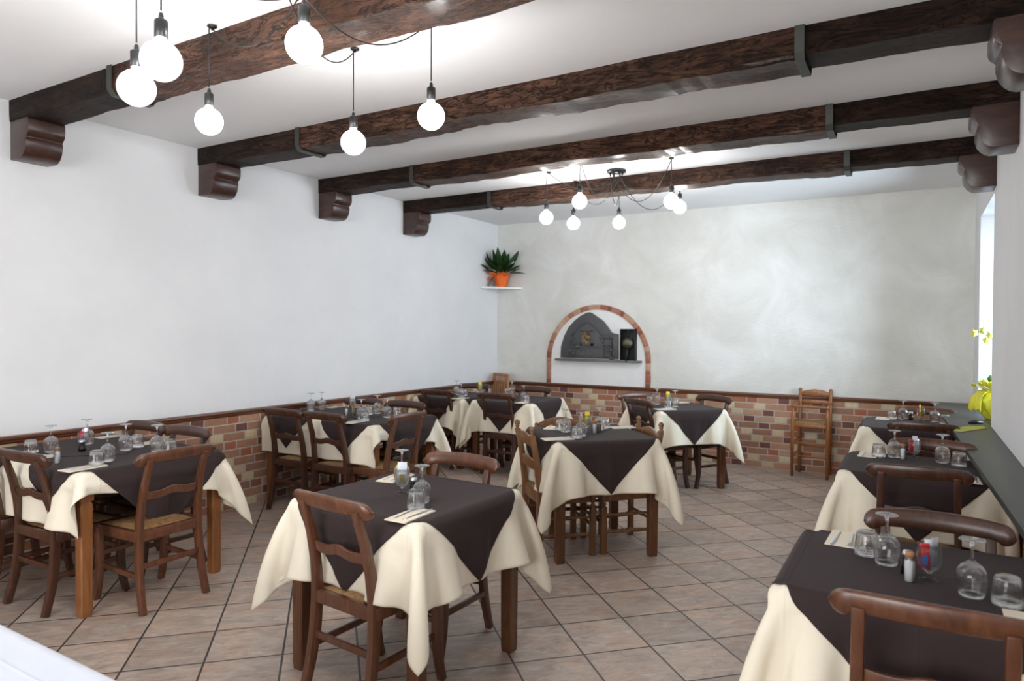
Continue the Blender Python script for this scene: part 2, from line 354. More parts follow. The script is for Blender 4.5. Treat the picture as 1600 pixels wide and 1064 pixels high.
M_pred = simple('red_packet', (.62, .015, .02), .4); M_pyel = simple('yellow_packet', (.78, .66, .05), .45); M_pwhite = simple('white_packet', (.62, .66, .72), .5)
M_psil = simple('silver_packet', (.55, .57, .62), .3, .7); M_pblue = simple('blue_print', (.03, .20, .55), .5); M_pbrown = simple('olive_label', (.30, .24, .09), .6)
M_iron = simple('cast_iron', (.085, .086, .09), .55, .3); M_irond = simple('black_iron', (.008, .008, .008), .6, .2)
M_shelf = simple('white_marble_shelf', (.82, .82, .80), .3)
def emis(name, col, s):
    m = bpy.data.materials.new(name); m.use_nodes = True; n = m.node_tree.nodes; l = m.node_tree.links; n.clear()
    out = n.new('ShaderNodeOutputMaterial'); e = n.new('ShaderNodeEmission'); e.inputs[0].default_value = (*col, 1); e.inputs[1].default_value = s; l.new(e.outputs[0], out.inputs[0]); return m
M_glow = emis('glowing_bulb_core', (1, .985, .96), BULB)
def shell():
    m = bpy.data.materials.new('bulb_globe_glass'); m.use_nodes = True; n = m.node_tree.nodes; l = m.node_tree.links; n.clear()
    out = n.new('ShaderNodeOutputMaterial'); tr = n.new('ShaderNodeBsdfTransparent'); e = n.new('ShaderNodeEmission'); e.inputs[0].default_value = (.95, .98, 1, 1); e.inputs[1].default_value = 2.2
    mx = n.new('ShaderNodeMixShader'); mx.inputs[0].default_value = .55; l.new(tr.outputs[0], mx.inputs[1]); l.new(e.outputs[0], mx.inputs[2]); l.new(mx.outputs[0], out.inputs[0]); return m
M_shell = shell()

# ------------------------------------------------------------------ room
XL, XR, YB, YF, ZC, ZT = -5.1, .5, 8.28, -2.6, 3.03, .85
m = MB(); m.box(XL-.3, XR+.5, YF-.3, YB+.3, -.1, 0); struct(m.build('floor', M_tile))
m = MB(); m.box(XL-.3, XR+.5, YF-.3, YB+.3, ZC, ZC+.15); struct(m.build('ceiling', M_ceil))
m = MB(); m.box(XL-.2, XL, YF-.2, YB+.2, 0, ZC); struct(m.build('wall_left', M_wall))
m = MB(); m.box(XL, XR+.45, YB, YB+.2, 0, ZC); struct(m.build('wall_back', M_pearl))
def wall_open(name, axis, a0, a1, p0, p1, holes, mt):
    # boxes round the openings, along the wall axis
    m = MB(); cur = a0
    def bx(s0, s1, z0, z1):
        if s1-s0 < 1e-4 or z1-z0 < 1e-4: return
        if axis == 'y': m.box(p0, p1, s0, s1, z0, z1)
        else: m.box(s0, s1, p0, p1, z0, z1)
    for h0, h1, z0, z1 in sorted(holes):
        bx(cur, h0, 0, ZC); bx(h0, h1, 0, z0); bx(h0, h1, z1, ZC); cur = h1
    bx(cur, a1, 0, ZC)
    return struct(m.build(name, mt))
WB = (6.34, 7.63, .85, 2.62); WS = (-.6, 1.0, .85, 2.45)
wall_open('wall_right', 'y', YF-.2, YB, XR, XR+.45, [WB, WS], M_wall)
WF = (-3.5, -.1, .45, 2.5)
wall_open('wall_front', 'x', XL, XR, YF-.2, YF, [WF], M_wall)
def window(name, ax, s0, s1, z0, z1, p):
    m = MB(); t = .05
    def bx(mm, a, b, c, d_, h=.03):
        if ax == 'y': mm.box(p-h, p+h, a, b, c, d_)
        else: mm.box(a, b, p-h, p+h, c, d_)
    mid = (s0+s1)/2
    bx(m, s0, s0+t, z0, z1); bx(m, s1-t, s1, z0, z1); bx(m, s0+t, s1-t, z0, z0+t); bx(m, s0+t, s1-t, z1-t, z1); bx(m, mid-.035, mid+.035, z0+t, z1-t)
    o = struct(m.build(name, simple(name+'_paint', (.8, .8, .8), .4), bevel=.004))
    g = MB(); bx(g, s0+t, s1-t, z0+t, z1-t, .002); g.build('glass_pane', M_pane, o)
window('window_1', 'y', *WB, XR+.38); window('window_2', 'y', *WS, XR+.38); window('window_3', 'x', *WF, YF-.14)

m = MB(); m.box(XL, XL+.03, YF, YB, 0, .812); struct(m.build('trim_1', M_brickY))          # brick wainscot, left
m = MB(); m.box(XL+.03, XR-.03, YB-.03, YB, 0, .812); struct(m.build('trim_2', M_brickX))   # brick wainscot, back
m = MB(); m.box(XR-.03, XR, YF, YB, 0, .818); struct(m.build('trim_3', M_brickY))          # brick wainscot, right
def cap(name, pts):   # moulded wood cap: profile (offset from wall, z) swept
    o = struct(pts.build(name, M_trimw, bevel=.004)); return o
prof = [(0, .800), (.036, .800), (.044, .808), (.044, .822), (.052, .828), (.052, .842), (.046, .85), (0, .85)]
m = MB(); m.prism([(XL+a, z) for a, z in prof], YF, YB-.02, 'y'); cap('trim_4', m)
m = MB(); m.prism([(YB-a, z) for a, z in prof], XL+.01, XR-.01, 'x'); cap('trim_5', m)
M_ledge = simple('dark_stone_sill', (.035, .035, .032), .42)
m = MB(); yy = [YF, 0, 2, 4, 6, YB-.06]
poly = [(.45-.0355*max(y, 1.0), y) for y in yy] + [(XR+.02, YB-.06), (XR+.02, YF)]
m.prism(poly, .818, .852, 'z'); struct(m.build('trim_6', M_ledge, bevel=.004))
m = MB(); m.box(XR, XR+.36, WB[0], WB[1], .83, .856); struct(m.build('trim_7', M_ledge, bevel=.003))

# brick arch round the oven niche
AC, AZ, AR, AW = -3.572, 1.166, .728, .066
m = MB(); pts = [(AC-AR+AW/2, .85)]+[(AC+(AR-AW/2)*math.cos(a), AZ+(AR-AW/2)*math.sin(a)) for a in [math.pi-i*math.pi/40 for i in range(41)]]+[(AC+AR-AW/2, .85)]
m.prism(pts, YB-.012, YB+.01, 'y'); struct(m.build('trim_8', M_infill))
M_archb = None
def archmat():
    m, n, l, b = mat('arch_brick'); g = n.new('ShaderNodeNewGeometry')
    rp = ramp(n, [(0, (.40, .19, .12)), (.2, (.24, .09, .055)), (.38, (.46, .29, .19)), (.55, (.33, .12, .07)), (.7, (.50, .34, .24)), (.85, (.37, .17, .11))], 'CONSTANT')
    l.new(g.outputs['Random Per Island'], rp.inputs['Fac'])
    tc = n.new('ShaderNodeTexCoord'); nz = N(n, 'ShaderNodeTexNoise', Scale=30, Detail=6, Roughness=.7); l.new(tc.outputs['Object'], nz.inputs['Vector'])
    hs = n.new('ShaderNodeHueSaturation'); l.new(rp.outputs[0], hs.inputs['Color']); l.new(math_(n, l, 'ADD', math_(n, l, 'MULTIPLY', nz.outputs['Fac'], .7), .65), hs.inputs['Value'])
    l.new(hs.outputs[0], b.inputs['Base Color']); b.inputs['Roughness'].default_value = .85; bump(n, l, b, nz.outputs['Fac'], .4, .006); return m
arch = MB(); mort = MB()
rnd = random.Random(3)
path = []; L1 = AZ-.85; Larc = math.pi*(AR-AW/2); tot = 2*L1+Larc; s = 0
def archpt(s, rad):
    if s < L1: return (AC-rad, .85+s)
    if s > L1+Larc: return (AC+rad, .85+(tot-s))
    a = math.pi-(s-L1)/(AR-AW/2); return (AC+rad*math.cos(a), AZ+rad*math.sin(a))
while s < tot-.02:
    ln = rnd.choice([.058, .062, .09, .058, .105]); e = min(s+ln, tot)
    k = max(1, int(ln/.03)); ss = [s+.004+(e-s-.004)*i/k for i in range(k+1)]
    poly = [archpt(t, AR) for t in ss]+[archpt(t, AR-AW) for t in reversed(ss)]
    arch.prism(poly, YB-.022, YB, 'y'); s = e
ss = [tot*i/80 for i in range(81)]
mort.prism([archpt(t, AR-.002) for t in ss]+[archpt(t, AR-AW+.002) for t in reversed(ss)], YB-.017, YB, 'y')
ar = arch.build('brick_arch', archmat(), bevel=.002)
setp(ar, 'slim arch of mixed red and tan bricks on the back wall', 'arch')
mort.build('mortar', simple('mortar', (.45, .38, .32), .9), ar)

# ------------------------------------------------------------------ beams
def beam(y0, y1, label, seed, zb=2.89, xs=(-3.92, -.5), mc=None):
    rn = random.Random(seed)
    def hunk(name, xa, xb, mt, parent, amp, grow):
        nx = max(4, int((xb-xa)/.055)); R = []
        ph = [rn.uniform(0, 6.28) for _ in range(8)]
        for i in range(nx+1):
            t = i/nx; x = xa+(xb-xa)*t
            w = amp*(math.sin(x*1.9+ph[0])*.6+math.sin(x*4.7+ph[1])*.4+math.sin(x*13+ph[2])*.25+rn.uniform(-.3, .3))
            w2 = amp*(math.sin(x*2.3+ph[3])*.5+math.sin(x*6.1+ph[4])*.4+rn.uniform(-.25, .25))
            ch = .012+amp*.45*(1+math.sin(x*3+ph[5]))
            a, b_ = y0-grow-w2*.5, y1+grow+w*.5; zl = zb-grow-w
            zt = ZC+.01
            R.append([(x, a, zt), (x, a, zl+ch+.05), (x, a+amp*.5*math.sin(x*9+ph[6]), zl+ch), (x, a+ch*.4, zl+ch*.35), (x, a+ch, zl), (x, (a+b_)/2, zl-amp*.5*math.sin(x*7+ph[7])), (x, b_-ch, zl), (x, b_-ch*.3, zl+ch*.4), (x, b_, zl+ch), (x, b_, zt)])
        m = MB(); m.rings(R, True, True, False)
        o = m.build(name, mt, parent)
        return o
    root = hunk('ceiling_beam', xs[0], xs[1], mc or M_beam, None, .011, .008)
    setp(root, label, 'beam', 'ceiling beams')
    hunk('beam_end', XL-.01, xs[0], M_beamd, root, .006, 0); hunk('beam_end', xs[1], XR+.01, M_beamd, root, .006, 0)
    for x in xs:
        m = MB(); t = .006; w = .022; zl = zb-.02
        m.prism([(y0-.022, ZC), (y0-.022, zl+.03), (y0+.005, zl-.006), (y1-.005, zl-.006), (y1+.022, zl+.03), (y1+.022, ZC),
                 (y1+.022-t, ZC), (y1+.022-t, zl+.032), (y1-.007, zl), (y0+.007, zl), (y0-.022+t, zl+.032), (y0-.022+t, ZC)], x-w, x+w, 'x')
        m.build('iron_strap', M_strap, root)
    return root
BY = [(2.22, 2.45), (3.58, 3.82), (4.90, 5.13), (6.20, 6.43)]
BL = ['rough dark wooden ceiling beam nearest the camera, behind the near bulbs', 'second rough dark wooden ceiling beam from the camera', 'third rough dark ceiling beam, lit glossy above the far chandelier', 'rough dark ceiling beam nearest the back wall']
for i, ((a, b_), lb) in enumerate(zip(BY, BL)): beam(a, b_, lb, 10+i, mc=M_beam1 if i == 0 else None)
def corbel(y0, y1, wallx, sgn, z=2.895):
    prof = [(0, 0), (.225, 0), (.235, -.012), (.235, -.07), (.228, -.092), (.212, -.108), (.204, -.114), (.200, -.122), (.204, -.130), (.203, -.155), (.192, -.195), (.172, -.225), (.15, -.243), (.125, -.252), (0, -.25)]
    m = MB(); m.prism([(wallx+sgn*a, z+b) for a, b in prof], y0+.004, y1-.004, 'y')
    o = m.build('wall_corbel', M_corbel, None, bevel=.004); return o
names = ['nearest the camera', 'second from the camera', 'third from the camera', 'nearest the back wall']
for i, (a, b_) in enumerate(BY):
    setp(corbel(a, b_, XL, 1), 'dark carved wooden corbel on the left wall, %s' % names[i], 'corbel', 'wall corbels')
    if i: setp(corbel(a-.01, b_+.02, XR, -1), 'dark carved wooden corbel on the right wall, %s' % ['', 'at the top right corner', 'middle of the three', names[3]][i], 'corbel', 'wall corbels')

# ------------------------------------------------------------------ pendant bulbs
def catenary(a, b, sag, n=14):
    a = Vector(a); b = Vector(b)
    return [a.lerp(b, i/n)-Vector((0, 0, sag*4*(i/n)*(1-i/n))) for i in range(n+1)]
def chandelier(label, canopy, bulbs):
    root = empty('spider_chandelier', canopy); setp(root, label, 'chandelier', 'spider chandeliers')
    def L(p): return Vector(p)-Vector(canopy)
    m = MB(); m.lathe([(.0, 0), (.085, 0), (.088, -.006), (.084, -.02), (.0, -.024)], n=28)
    for k in range(6):
        a = k*math.pi/3+.3; m.lathe([(.007, -.02), (.007, -.045), (.003, -.05)], (.055*math.cos(a), .055*math.sin(a), 0), n=8)
    m.build('ceiling_rose', M_black, root)
    for k, (bc, hook, sag) in enumerate(bulbs):
        a = k*math.pi/3+.3
        st = Vector((.055*math.cos(a), .055*math.sin(a), -.045)); h = L(hook); b = L(bc)
        c = MB(); pts = catenary(st, h-Vector((0, 0, .012)), sag)
        top = b+Vector((0, 0, .155))
        c.tube(pts, .0032, 6)
        c.tube([h-Vector((0, 0, .01)), Vector((b.x, b.y, h.z-.02)), top+Vector((0, 0, .01))], .0032, 6)
        c.build('cord', M_cable, root)
        hk = MB(); hk.lathe([(0, .0), (.022, 0), (.024, -.004), (.018, -.009), (0, -.01)], tuple(h), n=16)
        hk.lathe([(.005, -.008), (.005, -.02), (0, -.021)], tuple(h), n=8); hk.build('ceiling_hook', M_black, root)
        s_ = MB(); s_.lathe([(.0, .16), (.005, .158), (.008, .15), (.009, .138), (.018, .134), (.021, .130), (.021, .075), (.019, .073), (0, .073)], tuple(b), n=20)
        so = s_.build('lamp_socket', M_black, root)
        g = MB(); R = .0655
        pr = [(0, -R)]+[(R*math.sin(t), -R*math.cos(t)) for t in [i*math.pi/16 for i in range(1, 14)]]+[(.019, .065), (.0175, .078), (0, .078)]
        g.lathe(pr, tuple(b), n=28); g.build('globe_bulb', M_shell, so)
        q = MB(); q.lathe([(0, -.054)]+[(.054*math.sin(t), -.054*math.cos(t)) for t in [i*math.pi/10 for i in range(1, 10)]]+[(0, .054)], tuple(b), n=24); q.build('glowing_core', M_glow, so)
    return root
Z3 = ZC-.005
def ab(x, y): return (x, y, Z3)
chandelier('cluster of clear globe bulbs on black cords near the camera, top left', (-2.29, 2.08, ZC), [
    ((-2.46, 1.48, 2.432), ab(-2.46, 1.48), .12), ((-2.157, 1.381, 2.439), ab(-2.157, 1.381), .10),
    ((-2.956, 2.137, 2.557), ab(-2.965, 2.16), .14), ((-1.868, 1.728, 2.558), ab(-1.868, 1.728), .08),
    ((-2.548, 2.693, 2.533), ab(-2.55, 2.705), .16), ((-1.987, 2.62, 2.566), ab(-1.987, 2.62), .17)])
chandelier('cluster of globe bulbs on black cords at the far end of the room', (-2.39, 5.95, ZC), [
    ((-2.96, 5.66, 2.598), ab(-2.957, 5.70), .14), ((-2.918, 6.155, 2.61), ab(-2.91, 6.17), .24),
    ((-2.48, 5.35, 2.654), ab(-2.48, 5.35), .25), ((-2.564, 6.462, 2.632), ab(-2.56, 6.48), .24),
    ((-1.808, 5.746, 2.658), ab(-1.809, 5.74), .30), ((-1.996, 6.609, 2.76), ab(-1.99, 6.61), .30)])

# ------------------------------------------------------------------ corner shelf and plant
m = MB(); m.prism([(XL, YB), (XL, YB-.46), (XL+.05, YB-.46), (XL+.415, YB-.05), (XL+.415, YB)], 2.12, 2.145, 'z')
setp(m.build('corner_shelf', M_shelf, bevel=.005), 'small white corner shelf holding the potted plant', 'shelf')
def plant():
    root = empty('potted_plant', (XL+.15, YB-.14, 2.146)); setp(root, 'green peace lily in an orange wrapped pot on the corner shelf', 'plant')
    m_or = simple('orange_crepe_wrap', (.85, .16, .015), .6); m_gr, n, l, b = mat('lily_leaf')
    b.inputs['Base Color'].default_value = (.018, .060, .012, 1); b.inputs['Roughness'].default_value = .35
    m_wh = simple('lily_flower', (.72, .78, .50), .6)
    m = MB(); R = []
    for z, rr, am in [(0, .064, .002), (.02, .067, .003), (.09, .085, .005), (.15, .097, .009), (.18, .108, .016)]:
        R.append([((rr+am*math.cos(k*math.pi/2.0))*math.cos(2*math.pi*k/64), (rr+am*math.cos(k*math.pi/2.0))*math.sin(2*math.pi*k/64), z) for k in range(64)])
    m.rings(R); m.build('pot', m_or, root)
    m = MB(); m.lathe([(0, 0), (.07, 0), (.072, .004), (0, .006)], n=24); m.build('saucer', M_shelf, root)
    bw = MB(); rn = random.Random(5)
    for a, ln, up in [(4.25, .13, .35), (5.7, .12, .25), (4.0, .11, -.5), (5.2, .09, .5)]:
        dx, dy = math.cos(a), math.sin(a); c = Vector((dx*.09, dy*.09, .145)); t = Vector((dx, dy, up)).normalized(); s_ = t.cross(Vector((0, 0, 1))).normalized()
        R = []
        for i in range(7):
            q = i/6; w = .008+.045*math.sin(math.pi*min(1, q*.85)); p = c+t*ln*q; nrm = s_.cross(t)
            R.append([p+s_*w*k/3+nrm*(.012*math.cos(k*2.2)*q+.02*math.sin(math.pi*q)) for k in range(-3, 4)]+[p+s_*w*k/3+nrm*(.012*math.cos(k*2.2)*q+.02*math.sin(math.pi*q)-.004) for k in range(3, -4, -1)])
        bw.rings(R)
    bw.build('bow', m_or, root)
    def leaf(mb, az, el, ln, wd, droop, base=.13):
        wd *= 1.5; ln *= 1.08
        p = Vector((.02*math.cos(az), .02*math.sin(az), base)); dirv = Vector((math.cos(az)*math.cos(el), math.sin(az)*math.cos(el), math.sin(el)))
        side = Vector((-math.sin(az), math.cos(az), 0)); R = []; nn = 12
        for i in range(nn+1):
            q = i/nn; w = wd*(.07 if q < .35 else .07+math.sin(math.pi*min(1, (q-.35)/.65)**.8)*.93)*(1 if q < 1 else .02)
            up = side.cross(dirv)
            R.append([p-side*w/2+up*w*.14, p-side*w*.25+up*w*.02, p, p+side*w*.25+up*w*.02, p+side*w/2+up*w*.14, p+side*w*.25+up*(w*.02-.002), p-up*.002, p-side*w*.25+up*(w*.02-.002)])
            dirv = (dirv-Vector((0, 0, droop/nn))).normalized(); p = p+dirv*ln/nn; p.x = max(p.x, -.115); p.y = min(p.y, .105)
        mb.rings(R)
    lv = MB()
    specs = [(-2.3, .7, .44, .07, .7), (-.25, 1.0, .44, .08, .45), (-2.9, .75, .36, .07, 1.2), (-.6, .8, .42, .06, .9), (2.6, .8, .34, .06, 1.0), (-1.6, .95, .34, .07, .9), (-1.2, 1.15, .34, .07, .3), (-2.1, 1.0, .36, .06, .6), (-.1, .6, .38, .07, 1.0), (-2.6, .2, .32, .05, 1.4), (-1.9, .85, .32, .07, 1.3), (-.9, 1.0, .34, .07, 1.0), (-1.4, 1.3, .40, .06, .2), (.6, .8, .30, .06, .8), (1.6, .9, .3, .06, .7), (-2.5, 1.2, .36, .06, .5), (-.45, .85, .36, .07, 1.3), (-1.0, 1.0, .3, .05, 1.2), (-1.75, 1.2, .3, .07, .5), (-.8, 1.25, .38, .06, .5)]
    specs += [(-1.9, 1.3, .38, .06, .4), (-.7, 1.05, .40, .06, .7), (-2.2, 1.15, .40, .06, .7), (-2.75, .95, .38, .06, .9), (-.3, .75, .38, .06, .8), (-1.1, .9, .30, .06, 1.0)]
    for s_ in specs: leaf(lv, *s_)
    lv.build('foliage', m_gr, root)
    fl = MB(); leaf(fl, -1.7, 1.45, .40, .04, .05); leaf(fl, -2.3, 1.3, .38, .035, .2); leaf(fl, -.45, .75, .33, .035, .3); fl.build('flower', m_wh, root)
plant()

# ------------------------------------------------------------------ oven door
def oven():
    root = empty('oven_door', (0, YB-.012, 0)); setp(root, 'dark grey cast iron pointed oven door inside the brick arch', 'oven door')
    def X(px): return -4.085+.00895*(px-878)
    def Z(py): return 1.795-.00845*(py-488)
    zp = lambda q: (X(q[0]), Z(q[1]))
    out = [(878.5,559),(879,541.6),(884.3,524.6),(891.4,511),(900.8,501),(909.3,494.3),(920,488.8),(924.5,488),(928,489),(936,494.7),(945.9,501.4),(953,510.4),(959.3,519.3),(964.6,521),(969.1,521.5),(969.5,559)]
    m = MB(); m.prism([zp(q) for q in out], -.035, 0, 'y'); m.build('door_frame', M_iron, root, bevel=.004)
    def zz(a, b_): return 870+a/11.2, 480+b_/11.2
    m = MB(); dd = [(225,880),(235,690),(300,520),(360,430),(440,345),(520,290),(580,265),(640,285),(720,345),(800,430),(860,510),(880,690),(885,880)]
    m.prism([zp(zz(*q)) for q in dd], -.05, -.02, 'y'); dr = m.build('door', M_iron, root, bevel=.005)
    m = MB(); m.tube([(zp(zz(*q))[0], -.05, zp(zz(*q))[1]) for q in dd[2:11]], .009, 6); m.build('moulding', M_iron, dr)
    m = MB(); a = zp(zz(470, 400)); b_ = zp(zz(705, 670))
    for (x0, x1, z0, z1) in [(470, 500, 400, 670), (650, 705, 400, 670), (470, 705, 625, 670), (470, 705, 385, 420)]:
        p = zp(zz(x0, z1)); q = zp(zz(x1, z0)); m.box(p[0], q[0], -.066, -.045, p[1], q[1])
    fr = m.build('peephole_frame', M_iron, root, bevel=.003)
    m = MB(); p = zp(zz(495, 630)); q = zp(zz(655, 415)); m.box(p[0], q[0], -.054, -.050, p[1], q[1])
    mm, n, l, bb = mat('amber_oven_glass'); tc = n.new('ShaderNodeTexCoord'); nz = N(n, 'ShaderNodeTexNoise', Scale=25, Detail=4); l.new(tc.outputs['Object'], nz.inputs['Vector'])
    rp = ramp(n, [(.35, (.02, .012, .006)), (.55, (.16, .09, .035)), (.75, (.42, .30, .14))]); l.new(nz.outputs['Fac'], rp.inputs['Fac']); l.new(rp.outputs[0], bb.inputs['Base Color']); bb.inputs['Roughness'].default_value = .3
    m.build('amber_glass', mm, fr)
    m = MB(); p = zp(zz(235, 695)); q = zp(zz(1000, 690)); m.box(p[0], q[0], -.064, -.045, p[1]-.006, p[1]+.008)
    p = zp(zz(410, 690)); m.lathe([(0, -.085), (.02, -.083), (.026, -.06), (.02, -.045)], (p[0], 0, p[1]), n=12, axis='y'); m.build('latch_bar', M_iron, root)
    for cx, cy in ((325, 620), (300, 815)):
        p = zp(zz(cx, cy)); m = MB(); m.tube([(p[0]+.042*math.cos(t), -.075, p[1]+.028*math.sin(t)) for t in [i*math.pi/10 for i in range(21)]], .007, 6)
        m.tube([(p[0], -.05, p[1]+.028), (p[0]-.005, -.08, p[1]+.05), (p[0]-.02, -.055, p[1]+.085)], .010, 6); m.build('ring_handle', M_iron, root)
    m = MB()
    for y_ in (520, 650, 735, 870):
        p = zp(zz(1015, y_)); m.lathe([(.017, -.035/2), (.022, 0), (.017, .035/2)], (p[0], -.075, p[1]), n=12)
    for y_ in (515, 645, 730, 835):
        a = zp(zz(830 if y_ < 700 else 900, y_)); b_ = zp(zz(1015, y_)); m.obox(((a[0]+b_[0])/2, -.065, (a[1]+b_[1])/2), (1, 0, 0), (0, 1, 0), (0, 0, 1), (b_[0]-a[0])/2, .01, .009)
    a = zp(zz(1015, 480)); b_ = zp(zz(1015, 885)); m.lathe([(.010, b_[1]), (.010, a[1])], (a[0], -.075, 0), n=10)
    a = zp(zz(810, 510)); b_ = zp(zz(870, 650)); m.tube([(a[0], -.055, a[1]), (b_[0], -.055, b_[1])], .008, 6)
    m.build('hinge', M_iron, root)
    cu = bpy.data.curves.new('t', 'FONT'); cu.body = '\u00ab Polidoro \u00bb'; cu.size = .085; cu.extrude = .004; cu.align_x = 'CENTER'
    to = bpy.data.objects.new('t', cu); COL.objects.link(to); bpy.context.view_layer.update()
    me = bpy.data.meshes.new_from_object(to.evaluated_get(bpy.context.evaluated_depsgraph_get())); bpy.data.objects.remove(to)
    p = zp(zz(585, 835)); lo = bpy.data.objects.new('raised_lettering', me); COL.objects.link(lo); lo.parent = root; me.materials.clear(); me.materials.append(simple('worn_iron', (.17, .17, .175), .4, .5))
    lo.location = (p[0], -.053, p[1]); lo.rotation_euler = (math.pi/2, 0, 0)
oven()
m = MB(); m.box(-4.14, -2.955, YB-.10, YB-.012, 1.155, 1.183)
ms = simple('grey_slate', (.13, .135, .13), .6)
setp(m.build('slate_ledge', ms, bevel=.004), 'thin grey slate ledge under the oven door', 'ledge')
root = empty('counterweight_box', (-3.125, YB-.012, 1.184)); setp(root, 'black iron box with a round pendulum weight right of the oven door', 'box')
m = MB(); w = .10
m.box(-w, w, -.012, 0, 0, .395); m.box(-w, -w+.012, -.08, -.012, 0, .395); m.box(w-.012, w, -.08, -.012, 0, .395); m.box(-w, -.015, -.08, -.012, .383, .395); m.box(.02, w, -.08, -.012, .383, .395)
m.build('housing', M_irond, root, bevel=.002)
m = MB(); m.lathe([(0, -.07)]+[(.07*math.sin(t), -.07*math.cos(t)) for t in [i*math.pi/12 for i in range(1, 12)]]+[(0, .07)], (.01, -.09, .215), n=24)
mm, n, l, bb = mat('tarnished_metal'); bb.inputs['Metallic'].default_value = .8; bb.inputs['Base Color'].default_value = (.13, .125, .09, 1); bb.inputs['Roughness'].default_value = .32
tc = n.new('ShaderNodeTexCoord'); nz = N(n, 'ShaderNodeTexNoise', Scale=40, Detail=4); l.new(tc.outputs['Object'], nz.inputs['Vector']); bump(n, l, bb, nz.outputs['Fac'], .8, .01)
m.build('round_weight', mm, root)
m = MB(); m.tube([(.01, -.09, .28), (.005, -.085, .34), (.012, -.08, .385)], .005, 6); m.tube([(.005, -.09, .15), (.0, -.105, .06), (-.005, -.11, -.03)], [.022, .013, .004], 8); m.build('pendulum_arm', M_irond, root)

# ------------------------------------------------------------------ chairs
def lerp(a, b, t): return a+(b-a)*t
def crest_rail(w=.238, y0=-.275, bow=.035, zc=.852, hh=.0345, th=.025):
    R = []; n = 44
    for i in range(n+1):
        t = -math.cos(math.pi*i/n); t = t if abs(t) > .999 else t*(1-.12*(1-abs(t))); x = w*t; a = abs(t)
        zt = zc+hh+.004-.012*a*a; zb = zc-hh+.006
        if a > .76: zb -= .015*min(1, (a-.76)/.06)
        if a > .845:
            q = (a-.845)/.155; s_ = math.sqrt(max(0, 1-q*q)); mid = (zt+zb)/2-.001; hv = (zt-zb)/2*max(s_, .22); zt, zb = mid+hv, mid-hv
        y = y0+bow*t*t; e = .24*th; lean = .010
        R.append([(x, y-th/2-lean, zt-e), (x, y-th/2+e-lean, zt), (x, y+th/2-e-lean, zt), (x, y+th/2-lean, zt-e), (x, y+th/2+lean, zb+e), (x, y+th/2-e+lean, zb), (x, y-th/2+e+lean, zb), (x, y-th/2+lean, zb+e)])
    m = MB(); m.rings(R, True, True, True); return m
def chair_dark(mt):
    root = empty('dining_chair')
    pathb = [(-.238, 0), (-.222, .06), (-.20, .15), (-.183, .27), (-.176, .40), (-.178, .48), (-.19, .58), (-.215, .70), (-.248, .80), (-.262, .845)]
    for sx in (-1, 1):
        m = MB(); m.rectsweep([(sx*lerp(.192, .166, min(1, z/.8)), y, z) for y, z in pathb], [.032]*10, [.036, .038, .042, .046, .046, .044, .04, .036, .03, .026]); m.build('back_post', mt, root, bevel=.004)
    pathf = [(.185, .425), (.178, .34), (.176, .22), (.184, .12), (.198, .05), (.212, 0)]
    for sx in (-1, 1):
        m = MB(); m.rectsweep([(sx*.196, y, z) for y, z in pathf], .034, [.046, .044, .042, .038, .034, .032]); m.build('front_leg', mt, root, bevel=.004)
    o = crest_rail().build('crest_rail', mt, root)
    m = MB(); R = []
    for i in range(21):
        t = -1+2*i/20; x = .158*t; b_ = .018*math.exp(-(t/.33)**2)+.006*abs(t)**3
        zt = .655+b_; zb = .612+b_*.9; y = -.212+.012*t*t
        R.append([(x, y-.009, zt), (x, y+.009, zt), (x, y+.003, zb), (x, y-.015+.026, zb), ][:0] + [(x, y-.012, zt), (x, y+.006, zt), (x, y+.014, zb), (x, y-.004, zb)])
    m.rings(R, True, True, False); m.build('middle_rail', mt, root, bevel=.003)
    m = MB()
    m.box(-.175, .175, -.196, -.164, .388, .445); m.box(-.18, .18, .168, .200, .388, .445)
    for sx in (-1, 1): m.prism([(sx*.165, -.18), (sx*.199, -.18), (sx*.212, .17), (sx*.182, .17)], .388, .445, 'z')
    m.build('seat_frame', mt, root, bevel=.004)
    m = MB(); R = []; n = 12
    V = []
    for j in range(n+1):
        for i in range(n+1):
            s_ = -1+2*i/n; t = -1+2*j/n; w = lerp(.186, .205, (t+1)/2)
            h = .432+.026*(1-abs(s_)**4)*(1-abs(t)**4)+.004*(1-max(abs(s_), abs(t)))
            V.append((s_*w, t*.188, h))
    k = len(V); V += [(x, y, .42) for x, y, z in V]
    F = [(j*(n+1)+i, j*(n+1)+i+1, (j+1)*(n+1)+i+1, (j+1)*(n+1)+i) for j in range(n) for i in range(n)]
    F2 = [tuple(reversed([q+k for q in f])) for f in F]
    B = [i for i in range(n+1)]+[(j+1)*(n+1)+n for j in range(n)]+[n*(n+1)+n-1-i for i in range(n)]+[(n-1-j)*(n+1) for j in range(n-1)]
    F3 = [(B[i], B[i]+k, B[(i+1) % len(B)]+k, B[(i+1) % len(B)]) for i in range(len(B))]
    m.add(V, F+F2+F3, True); m.build('rush_seat', M_rush, root)
    for sx in (-1, 1):
        m = MB(); m.obox((sx*.192, 0, .205), (0, 1, .03), (1, 0, 0), (0, 0, 1), .178, .009, .014); m.build('side_stretcher', mt, root, bevel=.003)
    m = MB(); m.box(-.17, .17, -.198, -.182, .235, .265); m.build('back_stretcher', mt, root, bevel=.003)
    m = MB(); m.box(-.18, .18, .170, .184, .26, .285); m.build('front_stretcher', mt, root, bevel=.003)
    return root
